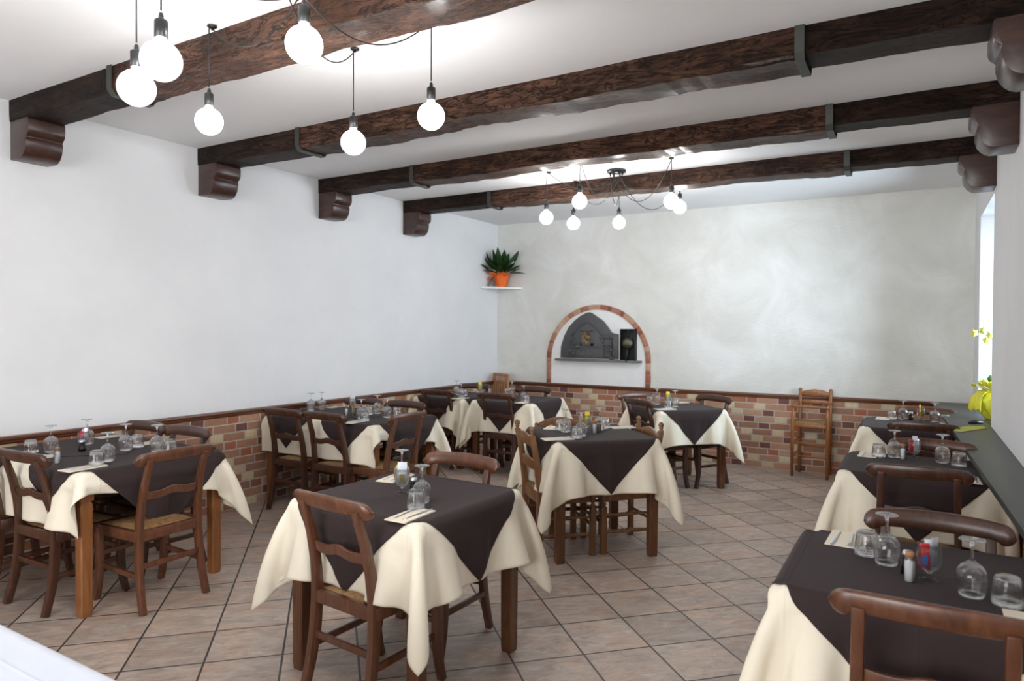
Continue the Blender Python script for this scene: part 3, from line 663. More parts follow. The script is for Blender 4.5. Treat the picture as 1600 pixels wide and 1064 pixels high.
def turned(mb, p0, p1, r0, beads=1, n=12):
    p0 = Vector(p0); p1 = Vector(p1); L = (p1-p0).length; pts = []; rad = []
    K = 26
    for i in range(K+1):
        t = i/K; rr = r0*(.62+.38*math.sin(math.pi*t))
        for c in ((.5,) if beads == 1 else (.3, .5, .7)):
            if abs(t-c) < .045: rr = r0*1.25
            elif abs(t-c) < .085: rr = r0*.7
        pts.append(p0.lerp(p1, t)); rad.append(rr)
    mb.tube(pts, rad, n)
def chair_turned(mt, finial=True):
    root = empty('turned_chair')
    H = .90 if finial else .845
    for sx in (-1, 1):
        m = MB(); m.rectsweep([(sx*.187, -.19, 0), (sx*.187, -.19, .45), (sx*.187, -.215, .68), (sx*.187, -.247, H-.06)], .038, .038); 
        o = m.build('back_post', mt, root, bevel=.005)
        f = MB(); c = (sx*.187, -.25, H-.062)
        if finial: f.lathe([(0, 0), (.018, 0), (.020, .006), (.013, .012), (.011, .018), (.018, .024), (.013, .03), (.019, .042), (.0195, .052), (.013, .064), (0, .07)], c, n=14)
        else: f.lathe([(0, 0), (.019, 0), (.020, .01), (.017, .022), (0, .026)], c, n=14)
        f.build('finial', mt, o)
    for sx in (-1, 1):
        m = MB(); m.lathe([(.02, 0), (.021, .02), (.022, .30)], (sx*.20, .19, 0), n=4, smooth=False)
        m = MB(); m.box(sx*.20-.020, sx*.20+.020, .17, .21, 0, .33); m.lathe([(.019, .33), (.012, .34), (.021, .35), (.012, .362), (.016, .375), (.020, .39), (.020, .44)], (sx*.20, .19, 0), n=14)
        m.build('front_leg', mt, root, bevel=.003)
    for z0, hgt, arch_ in ((.76, .055, .035), (.60, .06, .022)):
        m = MB(); R = []; yb = -.19-.055*(z0-.45)/.42
        for i in range(17):
            t = -1+2*i/16; x = .172*t; b_ = arch_*math.cos(t*math.pi/2)**1.3 if abs(t) < 1 else 0; y = yb-.02*(1-t*t)
            R.append([(x, y-.008, z0+hgt+b_), (x, y+.008, z0+hgt+b_), (x, y+.012, z0+b_*.15), (x, y-.004, z0+b_*.15)])
        m.rings(R, True, True, False); m.build('ladder_slat', mt, root, bevel=.003)
    m = MB(); m.box(-.19, .19, -.20, .21, .425, .44); m.box(-.19, .19, -.20, -.18, .37, .43); m.box(-.19, .19, .18, .20, .37, .43); m.box(-.20, -.18, -.19, .19, .37, .43); m.box(.18, .20, -.19, .19, .37, .43); m.build('seat_frame', mt, root, bevel=.004)
    m = MB(); m.box(-.18, .18, -.185, .195, .438, .452); m.build('rush_seat', M_rush, root, bevel=.006)
    for sx in (-1, 1):
        m = MB(); turned(m, (sx*.195, -.175, .15), (sx*.195, .175, .15), .016); turned(m, (sx*.195, -.175, .27), (sx*.195, .175, .27), .012); m.build('side_stretcher', mt, root)
    m = MB(); turned(m, (-.18, .19, .21), (.18, .19, .21), .015); m.build('front_stretcher', mt, root)
    m = MB(); turned(m, (-.17, -.19, .21), (.17, -.19, .21), .013); m.build('back_stretcher', mt, root)
    return root
protoA = chair_dark(M_wood); protoR = chair_dark(M_woodr); protoT = chair_turned(M_oak); protoP = chair_turned(M_oak, False)
used = set()
def place(proto, x, y, deg, label, group, dz=0):
    o = proto if id(proto) not in used else copy_tree(proto); used.add(id(proto))
    o.location = (x, y, dz); o.rotation_euler = (0, 0, math.radians(deg)); setp(o, label, 'chair', group); return o
# deg: rotation of the chair's front (+y) about z
GD, GT = 'dark rush-seated dining chairs', 'honey-brown turned chairs'
CH = [
 (protoR, -2.02, 2.285, -6, 'wooden chair in front of the front centre table, its back to the camera'),
 (protoR, -2.10, 2.80, 180, 'wooden chair at the far side of the front centre table, highlight on its top rail'),
 (protoA, -4.215, 2.135, 2, 'dark wooden chair at the near side of the leftmost table, left of its orange-brown leg'),
 (protoA, -4.735, 2.10, 0, 'dark wooden chair cut off by the left edge of the photo'),
 (protoR, -3.825, 2.38, 90, 'wooden chair at the right end of the leftmost table'),
 (protoA, -4.74, 2.66, 180, 'dark chair behind the leftmost table, left one of the two against the brick'),
 (protoA, -4.27, 2.67, 180, 'dark chair behind the leftmost table, right one of the two against the brick'),
 (protoA, -4.60, 4.275, 0, 'dark chair at the near side of the middle left-wall table, left of the pair'),
 (protoA, -4.12, 4.275, 0, 'dark chair at the near side of the middle left-wall table, right of the pair'),
 (protoR, -3.775, 4.36, 90, 'chair at the right end of the middle left-wall table'),
 (protoA, -4.63, 4.80, 180, 'dark chair behind the middle left-wall table, left one, partly hidden by glasses'),
 (protoA, -4.12, 4.80, 180, 'dark chair behind the middle left-wall table, right one'),
 (protoA, -4.62, 6.475, 0, 'dark chair at the near side of the far-left corner table, left one'),
 (protoA, -3.84, 6.475, 0, 'dark chair at the near side of the far-left corner table, right one'),
 (protoA, -4.72, 6.90, 180, 'dark chair behind the far-left corner table, left one, in front of the slatted chair'),
 (protoA, -3.90, 6.90, 180, 'dark chair behind the far-left corner table, right one, against the brick'),
 (protoA, -2.215, 6.70, -36, 'dark chair at the near left side of the table below the oven'),
 (protoR, -2.44, 7.03, -128, 'chair at the far left side of the table below the oven, top rail shining'),
 (protoA, -1.93, 7.06, -208, 'dark chair at the far right side of the table below the oven'),
 (protoR, .045, 2.265, 0, 'large near wooden chair at the bottom right of the photo, back to the camera'),
 (protoA, .075, 2.725, 180, 'dark chair at the far side of the nearest right-hand table'),
 (protoA, .02, 4.275, 0, 'dark chair at the near side of the middle right-hand table'),
 (protoR, .095, 4.78, 180, 'chair at the far side of the middle right-hand table, behind the paper and red packet'),
 (protoA, .055, 6.24, 0, 'dark chair at the near side of the farthest right-hand table'),
 (protoR, .075, 6.92, 180, 'chair at the far side of the farthest right-hand table, near the corner'),
]
for p, x, y, dg, lb in CH: place(p, x, y, dg, lb, GD)
place(protoT, -2.19, 4.39, -45, 'honey-brown ladder-back chair with ball finials left of the central table', GT)
place(protoT, -1.87, 4.73, 135, 'honey-brown ladder-back chair with ball finials at the right corner of the central table', GT)
place(protoP, -2.335, 4.87, -135, 'honey-brown plain-post chair behind the central table, mostly hidden', GT)
place(protoP, .13, 7.70, 90, 'honey-brown chair seen edge-on by the yellow flowers in the right corner', GT)

M_hc = wood('orange_brown_varnish', (.20, .066, .016), (.27, .095, .025), (.33, .125, .036), coat=.2)
def high_chair():
    root = empty('high_chair', (-.955, 8.065, 0), math.radians(-3)); setp(root, 'orange-brown wooden high chair with rush seat against the back brick wall', 'high chair')
    mt = M_hc
    for sx in (-1, 1):
        m = MB(); m.tube([(sx*.155, .14, 0), (sx*.155, .14, .50), (sx*.155, .165, .92), (sx*.155, .167, .935)], [.017, .019, .018, .010], 12); m.build('back_post', mt, root)
        m = MB(); m.tube([(sx*.175, -.14, 0), (sx*.175, -.14, .58), (sx*.17, -.14, .66), (sx*.17, -.14, .745)], [.017, .020, .018, .009], 12); m.build('front_post', mt, root)
        m = MB(); m.tube([(sx*.17, -.15, .752), (sx*.16, .15, .775)], [.012, .012], 10); m.build('arm', mt, root)
        m = MB()
        for z in (.22, .36): m.tube([(sx*.173, -.14, z), (sx*.157, .14, z+.03)], .008, 8)
        m.build('side_rung', mt, root)
    m = MB(); m.tube([(-.19, -.152, .757), (-.15, -.152, .757), (0, -.152, .757), (.15, -.152, .757), (.19, -.152, .757)], [.010, .010, .014, .010, .010], 10); m.build('safety_bar', mt, root)
    for z0, ar in ((.855, .035), (.77, .006)):
        m = MB(); R = []
        for i in range(17):
            t = -1+2*i/16; b_ = ar*math.cos(t*math.pi/2); y = .158-.012*(1-t*t); h = .036 if ar > .01 else .035
            R.append([(.15*t, y-.008, z0+h+b_), (.15*t, y+.008, z0+h+b_), (.15*t, y+.008, z0), (.15*t, y-.008, z0)])
        m.rings(R, True, True, False); m.build('ladder_slat', mt, root, bevel=.003)
    m = MB(); m.box(-.165, .165, -.15, -.125, .535, .57); m.box(-.15, .15, .13, .15, .535, .57); m.box(-.17, -.15, -.14, .14, .535, .57); m.box(.15, .17, -.14, .14, .535, .57); m.build('seat_frame', mt, root, bevel=.003)
    m = MB(); m.box(-.155, .155, -.145, .14, .562, .59); m.build('rush_seat', M_rush, root, bevel=.01)
    for z in (.365, .225): 
        m = MB(); m.tube([(-.17, -.14, z), (.17, -.14, z)], [.008, .008], 8); m.build('front_rung', mt, root)
    m = MB(); m.tube([(-.15, .14, .30), (.15, .14, .30)], .008, 8); m.build('back_rung', mt, root)
high_chair()
def slat_chair():
    root = empty('folding_chair', (-4.93, 7.98, 0), math.radians(-28)); setp(root, 'brown slatted folding chair standing in the far left corner', 'chair')
    T = Matrix.Rotation(math.radians(-5), 4, 'X')
    def P(x, y, z): return T @ Vector((x, y, z))
    for sx in (-1, 1):
        m = MB(); m.obox(P(sx*.19, 0, .49), (1, 0, 0), T @ Vector((0, 1, 0)), T @ Vector((0, 0, 1)), .017, .012, .475); m.build('side_rail', M_teak, root, bevel=.004)
        m = MB(); m.obox(P(sx*.165, .06, .30), (1, 0, 0), T @ Vector((0, 1, -.12)), T @ Vector((0, .12, 1)), .013, .010, .31); m.build('folded_leg', M_teak, root, bevel=.003)
    for z in (.945, .56):
        m = MB(); m.obox(P(0, 0, z), (1, 0, 0), T @ Vector((0, 1, 0)), T @ Vector((0, 0, 1)), .172, .010, .022); m.build('cross_rail', M_teak, root, bevel=.003)
    for i in range(6):
        m = MB(); m.obox(P(-.14+.28*i/5, 0, .75), (1, 0, 0), T @ Vector((0, 1, 0)), T @ Vector((0, 0, 1)), .015, .006, .17); m.build('back_slat', M_teak, root, bevel=.002)
    m = MB(); m.obox(P(0, -.035, .32), (1, 0, 0), T @ Vector((0, 1, 0)), T @ Vector((0, 0, 1)), .165, .010, .20); m.build('folded_seat', M_teak, root, bevel=.003)
slat_chair()

# ------------------------------------------------------------------ cloth: relax a grid over a table (position based), then sample it
def drape(hx, hy, ov, ztop, seed, walls=None, step=.027, frames=120, iters=14, bend=.45, wind=(0, 0), cut=None):
    ex0, ex1, ey0, ey1 = hx+ov[0], hx+ov[1], hy+ov[2], hy+ov[3]
    nu = int(round((ex0+ex1)/step))+1; nv = int(round((ey0+ey1)/step))+1
    U = np.linspace(-ex0, ex1, nu); V = np.linspace(-ey0, ey1, nv)
    R = .022; rs = np.random.RandomState(seed)
    P = np.zeros((nu, nv, 3)); P[..., 0] = U[:, None]; P[..., 1] = V[None, :]; P[..., 2] = ztop
    pin = (np.abs(P[..., 0]) < hx-R) & (np.abs(P[..., 1]) < hy-R)
    valid = np.ones((nu, nv)) if cut is None else np.where(cut(P[..., 0], P[..., 1]), 0., 1.)
    W = np.where(pin, 0., 1.)*valid; P0 = P.copy()
    # low frequency disturbance so that every cloth falls differently
    ph = rs.uniform(0, 6.28, 6)
    P[..., 2] += W*.02*(np.sin(U[:, None]*9+ph[0])+np.sin(V[None, :]*8+ph[1])+np.sin((U[:, None]+V[None, :])*13+ph[2]))
    old = P.copy(); du = U[1]-U[0]; dv = V[1]-V[0]; dg = math.hypot(du, dv)
    C = []
    def grp(sa, sb, L, k): C.append((sa, sb, L, k))
    S = slice
    for o in (0, 1):
        n_ = (nu-1-o+1)//2; grp((S(o, o+2*n_-1, 2), S(None)), (S(o+1, o+2*n_, 2), S(None)), du, 1)
        n_ = (nv-1-o+1)//2; grp((S(None), S(o, o+2*n_-1, 2)), (S(None), S(o+1, o+2*n_, 2)), dv, 1)
    for o in (0, 1):
        n_ = (nu-1-o+1)//2
        a, b_ = S(o, o+2*n_-1, 2), S(o+1, o+2*n_, 2)
        grp((a, S(0, nv-1)), (b_, S(1, nv)), dg, .35); grp((a, S(1, nv)), (b_, S(0, nv-1)), dg, .35)
    for st in (4,):
        for o in range(0, st):
            for ax in (0, 1):
                nn = nu if ax == 0 else nv; idx = np.arange(o, nn-st, 2*st)
                for q in range(2):
                    idx = np.arange(o+q*st, nn-st, 2*st)
                    if len(idx) == 0: continue
                    L = st*(du if ax == 0 else dv)
                    if ax == 0: grp((idx, S(None)), (idx+st, S(None)), L, bend)
                    else: grp((S(None), idx), (S(None), idx+st), L, bend)
    g = np.array([wind[0], wind[1], -9.8])*(1/50.)**2
    for f in range(frames):
        vel = (P-old)*.955; old = P.copy(); P = P+(vel+g)*W[..., None]
        for it in range(iters):
            for a, b_, L, k in C:
                if k < .3 and it % 3: continue
                A = P[a]; B = P[b_]; wa = W[a]; wb = W[b_]; D = B-A; ln = np.sqrt((D*D).sum(-1))+1e-9
                ws = wa+wb; ws = np.where(ws == 0, 1, ws)
                c = ((ln-L)/ln*k/ws*valid[a]*valid[b_])[..., None]*D
                P[a] = A+c*wa[..., None]; P[b_] = B-c*wb[..., None]
            if it % 2 == 0 or it == iters-1:
                qx = np.clip(P[..., 0], -(hx-R), hx-R); qy = np.clip(P[..., 1], -(hy-R), hy-R); qz = np.minimum(P[..., 2], ztop-R)
                dx, dy, dz = P[..., 0]-qx, P[..., 1]-qy, P[..., 2]-qz; dd = np.sqrt(dx*dx+dy*dy+dz*dz)
                ins = (dd < R) & (dd > 1e-7) & ~pin; sc = np.where(ins, R/np.maximum(dd, 1e-7), 1)
                P[..., 0] = qx+dx*sc; P[..., 1] = qy+dy*sc; P[..., 2] = qz+dz*sc
                deep = (dd <= 1e-7) & ~pin
                if deep.any():
                    sxd = (hx-np.abs(P[..., 0])) < (hy-np.abs(P[..., 1]))
                    P[..., 0] = np.where(deep & sxd, np.sign(P0[..., 0])*hx, P[..., 0]); P[..., 1] = np.where(deep & ~sxd, np.sign(P0[..., 1])*hy, P[..., 1])
                if walls:
                    for ax, sg, lim in walls: P[..., ax] = sg*np.minimum(sg*P[..., ax], lim)
                P[..., 2] = np.maximum(P[..., 2], .02)
                P[pin] = P0[pin]
    return dict(U=U, V=V, P=P)
def sample(D, u_, v_):
    U, V, P = D['U'], D['V'], D['P']
    fu = np.clip((np.asarray(u_)-U[0])/(U[1]-U[0]), 0, len(U)-1.0001); fv = np.clip((np.asarray(v_)-V[0])/(V[1]-V[0]), 0, len(V)-1.0001)
    iu = np.floor(fu).astype(int); iv = np.floor(fv).astype(int); tu = fu-iu; tv = fv-iv
    def cr(t): return [(-t+2*t*t-t**3)/2, (2-5*t*t+3*t**3)/2, (t+4*t*t-3*t**3)/2, (-t*t+t**3)/2]
    wu, wv = cr(tu), cr(tv); out = 0
    for i in range(4):
        for j in range(4):
            a = np.clip(iu+i-1, 0, len(U)-1); b_ = np.clip(iv+j-1, 0, len(V)-1)
            out = out+P[a, b_]*(wu[i]*wv[j])[..., None]
    return out
def normals(D, u_, v_):
    e = .006; a = sample(D, u_+e, v_)-sample(D, u_-e, v_); b_ = sample(D, u_, v_+e)-sample(D, u_, v_-e)
    n_ = np.cross(a, b_); return n_/(np.linalg.norm(n_, axis=-1, keepdims=True)+1e-9)
def cloth_mesh(name, D, UU, VV, off, th, mt, parent=None):
    n1, n2 = UU.shape; P = sample(D, UU, VV); Nn = normals(D, UU, VV)
    A = (P+Nn*off).reshape(-1, 3); B = (P+Nn*(off+th)).reshape(-1, 3); k = n1*n2
    F = []; 
    for i in range(n1-1):
        for j in range(n2-1):
            a = i*n2+j; F.append((a, a+1, a+n2+1, a+n2)); F.append((k+a, k+a+n2, k+a+n2+1, k+a+1))
    B_ = [(0, j) for j in range(n2-1)]+[(i, n2-1) for i in range(n1-1)]+[(n1-1, j) for j in range(n2-1, 0, -1)]+[(i, 0) for i in range(n1-1, 0, -1)]
    B_ = [i*n2+j for i, j in B_]
    for q in range(len(B_)):
        a, b_ = B_[q], B_[(q+1) % len(B_)]; F.append((a, a+k, b_+k, b_))
    m = MB(); m.add(np.vstack([A, B]).tolist(), F, True); return m.build(name, mt, parent)
def rect_dom(u0, u1, v0, v1, n=110, m_=110, fu=None):
    a = np.linspace(0, 1, n)[:, None]*np.ones((1, m_)); b_ = np.ones((n, 1))*np.linspace(0, 1, m_)[None, :]
    VV = v0+(v1-v0)*b_
    U1 = fu(b_) if fu is not None else u1
    return u0+(U1-u0)*a, VV
def dia_dom(cu, cv, h, n=104, rot=45, umin=-9):
    a = (np.linspace(-1, 1, n)[:, None]*np.ones((1, n))); b_ = np.ones((n, 1))*np.linspace(-1, 1, n)[None, :]
    s_ = h/math.sqrt(2); x, y = a*s_, b_*s_; t = math.radians(rot)
    return np.maximum(cu+x*math.cos(t)-y*math.sin(t), umin), cv+x*math.sin(t)+y*math.cos(t)

def table(x, y, deg, hx, hy, h, label, group='dining tables', turned_=False, mt=None, nm='dining_table'):
    root = empty(nm, (x, y, 0), math.radians(deg)); setp(root, label, 'table', group)
    mt = mt or M_legd
    m = MB(); m.box(-hx+.03, hx-.03, -hy+.03, hy-.03, h-.034, h-.006); m.build('tabletop', mt, root, bevel=.010)
    m = MB(); i = .055; t = .011; z0, z1 = h-.115, h-.028
    m.box(-hx+i, hx-i, -hy+i-t, -hy+i+t, z0, z1); m.box(-hx+i, hx-i, hy-i-t, hy-i+t, z0, z1); m.box(-hx+i-t, -hx+i+t, -hy+i, hy-i, z0, z1); m.box(hx-i-t, hx-i+t, -hy+i, hy-i, z0, z1); m.build('apron', mt, root, bevel=.002)
    w = .034
    for sx in (-1, 1):
        for sy in (-1, 1):
            cx, cy = sx*(hx-.052), sy*(hy-.052); m = MB()
            m.box(cx-w, cx+w, cy-w, cy+w, h-.15, h-.028)
            R = []
            for z, q, c in ((h-.15, .72*w, .5), (h-.165, w*.92, .5), (h-.18, w*.98, .45), (.03, w*.9, .4), (0, w*.82, .4)):
                k = q*(1-c*.45); R.append([(cx+a, cy+b_, z) for a, b_ in ((-k, -q), (k, -q), (q, -k), (q, k), (k, q), (-k, q), (-q, k), (-q, -k))])
            m.rings(R, True, True, False); m.build('leg', mt, root)
    return root
def cloths(root, D, clabel, blabel, dom, dias, tag=None, umin=-9):
    # the cloths lie on the table: things of their own at the table's place
    x, y, z = root.location; rz = root.rotation_euler[2]
    c = cloth_mesh('tablecloth', D, *dom, .0, .0016, M_cream); c.location = (x, y, 0); c.rotation_euler = (0, 0, rz); setp(c, clabel, 'tablecloth', 'cream tablecloths')
    if tag:
        a, b_ = tag; UU, VV = rect_dom(a-.02, a+.02, b_-.014, b_+.014, 4, 4); cloth_mesh('care_tag', D, UU, VV, .003, .0008, M_tag, c)
    for (cu, cv, h), lb in zip(dias, blabel):
        o = cloth_mesh('cloth_overlay', D, *dia_dom(cu, cv, h, umin=umin), .0046+.0030*dias.index((cu, cv, h)), .0014, M_brown); o.location = (x, y, 0); o.rotation_euler = (0, 0, rz); setp(o, lb, 'tablecloth', 'dark brown overlay cloths')

OV = .30
def square_set(x, y, deg, hx, hy, h, seed, name, tl, walls=None, ov=OV, dh=.69, tag=None, mt=None, bend=.25):
    root = table(x, y, deg, hx, hy, h-.004, tl, mt=mt)
    D = drape(hx, hy, (ov,)*4, h, seed, walls, bend=bend)
    cloths(root, D, 'cream tablecloth on the %s' % name, ['dark brown square overlay on the %s' % name], rect_dom(-hx-ov, hx+ov, -hy-ov, hy+ov), [(0, 0, dh)], tag)
    return root, D
T1 = 'front centre table'; T2 = 'central table'; T3 = 'table below the oven'
L1n = 'leftmost table'; L2n = 'middle left-wall table'; L3n = 'far-left corner tables'
R1n = 'nearest right-hand table'; R2n = 'middle right-hand table'; R3n = 'farthest right-hand table'
square_set(-2.055, 2.55, -3, .40, .39, .78, 3, T1, 'square wooden table in the front centre, thick brown legs', tag=(-.66, -.58), dh=.70)
square_set(-2.04, 4.60, 45, .39, .39, .81, 8, T2, 'square wooden table in the middle of the room, between the turned chairs', ov=.325, dh=.71)
square_set(-2.115, 6.93, 45, .38, .38, .78, 5, T3, 'square wooden table below the oven arch near the back wall', dh=.68)
square_set(.015, 2.57, 0, .395, .37, .78, 11, R1n, 'wooden table nearest the camera on the right', walls=[(0, 1, .445)], dh=.69, ov=.33)
square_set(.02, 4.62, 0, .395, .385, .78, 12, R2n, 'wooden table in the middle of the right-hand row', walls=[(0, 1, .44)], dh=.69)
square_set(.0, 6.69, 0, .40, .41, .78, 13, R3n, 'wooden table at the far end of the right-hand row', walls=[(0, 1, .45)], dh=.70)
def long_set(x, y, hx, hy, seed, name, tl, near, far, bl, ends, tag=None, ov=.29):
    root = table(x, y, 0, hx, hy, .776, tl, mt=M_leg)
    D = drape(hx, hy, (.0, .31, ov, ov), .78, seed, [(0, -1, hx+.04)], bend=.3, cut=lambda a, b_: (b_ < -hy-.015) & (a > hx+near+.10))
    fu = (lambda b_: hx+near+(far-near)*b_)
    cloths(root, D, 'long cream tablecloth on the %s' % name, bl, rect_dom(-hx, None, -hy-ov, hy+ov, 120, 110, fu), ends, tag, -hx+.008)
long_set(-4.42, 2.42, .62, .45, 21, L1n, 'rectangular wooden table at the left edge of the photo', .03, .27, ['dark brown overlay on the right end of the leftmost table', 'dark brown overlay on the left part of the leftmost table'], [(.32, .04, .70), (-.42, 0, .70)])
long_set(-4.385, 4.62, .66, .43, 22, L2n, 'rectangular wooden table against the middle of the left wall', .04, .27, ['dark brown overlay on the right end of the middle left-wall table', 'dark brown overlay on the left part of the middle left-wall table'], [(.32, .02, .70), (-.34, 0, .67)], tag=(.86, .62))
# two square tables side by side in the far corner
square_set(-4.69, 6.70, 0, .355, .40, .78, 32, 'left one of the far-left corner tables', 'square wooden table in the far-left corner, left one of the pair', walls=[(0, -1, .375), (0, 1, .40)], dh=.66)
square_set(-3.84, 6.70, 0, .39, .40, .78, 31, 'right one of the far-left corner tables', 'square wooden table in the far-left corner, right one of the pair', walls=[(0, -1, .44)], dh=.69)

# ------------------------------------------------------------------ tableware
def wine_mesh():      # stands upside down: rim at z=0, foot on top
    out = [(.0325, .0), (.0355, .012), (.040, .035), (.0415, .055), (.038, .075), (.028, .090), (.014, .099), (.0065, .106), (.0048, .115), (.0045, .140), (.0055, .152), (.011, .159), (.030, .1635), (.0345, .165), (.0345, .1665)]
    inn = [(.0, .1675), (.030, .167)]
    m = MB(); pr = [(.0315, .0), (.0343, .012), (.0388, .035), (.0402, .055), (.0366, .074), (.0265, .0885), (.012, .096), (.0, .098)][::-1]+out+[(.030, .1675), (0, .168)]
    m.lathe(pr, n=28, cap=False); return m
def tumbler_mesh():   # ribbed, upside down
    m = MB(); R = []
    pr = [(0, .074), (.024, .0745), (.0275, .071), (.033, .045), (.0355, .02), (.0362, .0), (.0385, .0), (.0378, .02), (.0358, .045), (.0315, .074), (.028, .081), (.0, .080)]
    n = 48
    for k, (rr, z) in enumerate(pr):
        am = .0012 if k >= 7 and .01 < z < .075 else 0
        R.append([((rr+am*math.cos(i*math.pi))*math.cos(2*math.pi*i/n), (rr+am*math.cos(i*math.pi))*math.sin(2*math.pi*i/n), z) for i in range(n)])
    m.rings(R, True, False, True); return m
def goblet_mesh():    # short footed glass, upright
    pr = [(0, .0), (.030, .0), (.032, .002), (.028, .005), (.010, .010), (.0065, .016), (.0065, .024), (.012, .031), (.026, .042), (.034, .058), (.036, .075), (.034, .098), (.0315, .115), (.030, .115), (.0325, .098), (.0345, .075), (.0325, .059), (.025, .044), (.010, .034), (0, .033)]
    m = MB(); m.lathe(pr, n=28, cap=False); return m
protos = {}
def ware(kind):
    root = None
    if kind == 'wine': root = wine_mesh().build('wine_glass', M_glass)
    elif kind == 'tumbler': root = tumbler_mesh().build('water_glass', M_glass)
    elif kind in ('salt_cork', 'pepper'):
        root = empty('salt_shaker' if kind == 'salt_cork' else 'pepper_shaker')
        m = MB(); m.lathe([(0, 0), (.0155, 0), (.0165, .002), (.0165, .066), (.015, .072), (.0135, .080), (.0125, .080), (.0125, .073), (.0, .073)], n=18, cap=False); m.build('glass_body', M_pane, root)
        m = MB(); m.lathe([(0, .0015), (.0148, .0015), (.015, .063), (0, .064)], n=16); m.build('salt' if kind == 'salt_cork' else 'pepper', M_salt if kind == 'salt_cork' else M_pepper, root)
        m = MB(); m.lathe([(0, .072), (.0125, .072), (.0135, .088), (.012, .092), (0, .093)], n=14); m.build('cork_stopper', M_cork, root)
    elif kind == 'shaker_steel':
        root = empty('salt_shaker')
        m = MB(); m.lathe([(0, 0), (.019, 0), (.021, .003), (.0165, .055), (.0155, .055), (.0175, .004), (0, .004)], n=18, cap=False); m.build('glass_body', M_pane, root)
        m = MB(); m.lathe([(0, .004), (.0172, .004), (.0150, .042), (0, .043)], n=16); m.build('salt', M_salt, root)
        m = MB(); m.lathe([(0, .053), (.0175, .053), (.018, .066), (.014, .075), (0, .077)], n=18); m.build('steel_cap', M_steel, root)
    return root
WORDS = {'wine': ('wine glass', 'stemmed wine glass upside down', 'upturned stemmed wine glasses'), 'tumbler': ('water glass', 'ribbed tumbler upside down', 'upturned ribbed tumblers'),
         'salt_cork': ('salt shaker', 'small white salt shaker with cork stopper', 'salt shakers'), 'pepper': ('pepper shaker', 'small glass pepper shaker with cork stopper', 'pepper shakers'),
         'shaker_steel': ('salt shaker', 'low glass salt shaker with steel cap', 'steel-capped shakers')}
def put(kind, x, y, z, where, rz=0):
    if kind not in protos: protos[kind] = o = ware(kind)
    else: o = copy_tree(protos[kind])
    o.location = (x, y, z+.0058); o.rotation_euler = (0, 0, rz)
    c, w, g = WORDS[kind]; setp(o, '%s on the %s' % (w, where), c, g); return o
def packet(mb, cx, cy, z0, w, h, ang, lean, t=.0016, mi=0):
    ax = Vector((math.cos(ang), math.sin(ang), 0)); n_ = Vector((-math.sin(ang), math.cos(ang), 0)); up = (Vector((0, 0, 1))+n_*lean).normalized()
    mb.obox(Vector((cx, cy, z0))+up*h/2, ax, n_, up, w/2, t, h/2, mi)
def goblet(x, y, z, where, items, desc, rz=.55):
    root = empty('condiment_glass', (x, y, z+.0058), rz); setp(root, 'footed glass holding %s on the %s' % (desc, where), 'condiment glass', 'glasses of sauce packets')
    goblet_mesh().build('footed_glass', M_glassc, root)
    for k, (mt, w, h, dx, dy, ang, lean, lab) in enumerate(items):
        m = MB(); packet(m, dx, dy, .042, w, h, ang, lean); o = m.build('sauce_packet', mt, root, bevel=.0008); 
        if lab:
            q = MB(); packet(q, dx+.0022*math.sin(ang), dy-.0022*math.cos(ang), .05, w*.62, h*.38, ang, lean, .0006); q.build('printed_label', lab, o)
    return root
Z1 = .780
RBS = [(M_pred, .026, .074, -.012, -.004, .1, .06, M_pblue), (M_pwhite, .024, .085, -.001, .004, .2, .02, None), (M_psil, .024, .095, .012, .004, .6, -.05, None), (M_pyel, .024, .08, .004, .012, -.2, .1, None)]
YEL = [(M_pyel, .036, .10, 0, -.006, .05, .05, M_pwhite), (M_pred, .024, .082, -.012, .006, .3, .1, None), (M_pwhite, .024, .08, .012, .006, -.3, 0, None)]
WHT = [(M_pwhite, .044, .105, .002, -.006, .0, .04, M_pbrown), (M_pyel, .026, .09, -.012, .008, .3, .1, None)]
RWH = [(M_pred, .022, .075, -.014, -.004, .1, .04, None), (M_pwhite, .028, .098, .004, 0, .1, .02, None), (M_psil, .024, .08, .014, .006, -.3, .02, None)]
BRN = [(M_pyel, .012, .10, -.004, 0, .2, .06, None), (M_pbrown, .028, .075, .010, 0, -.4, .02, None), (M_pred, .02, .07, -.012, .006, .4, .05, None)]

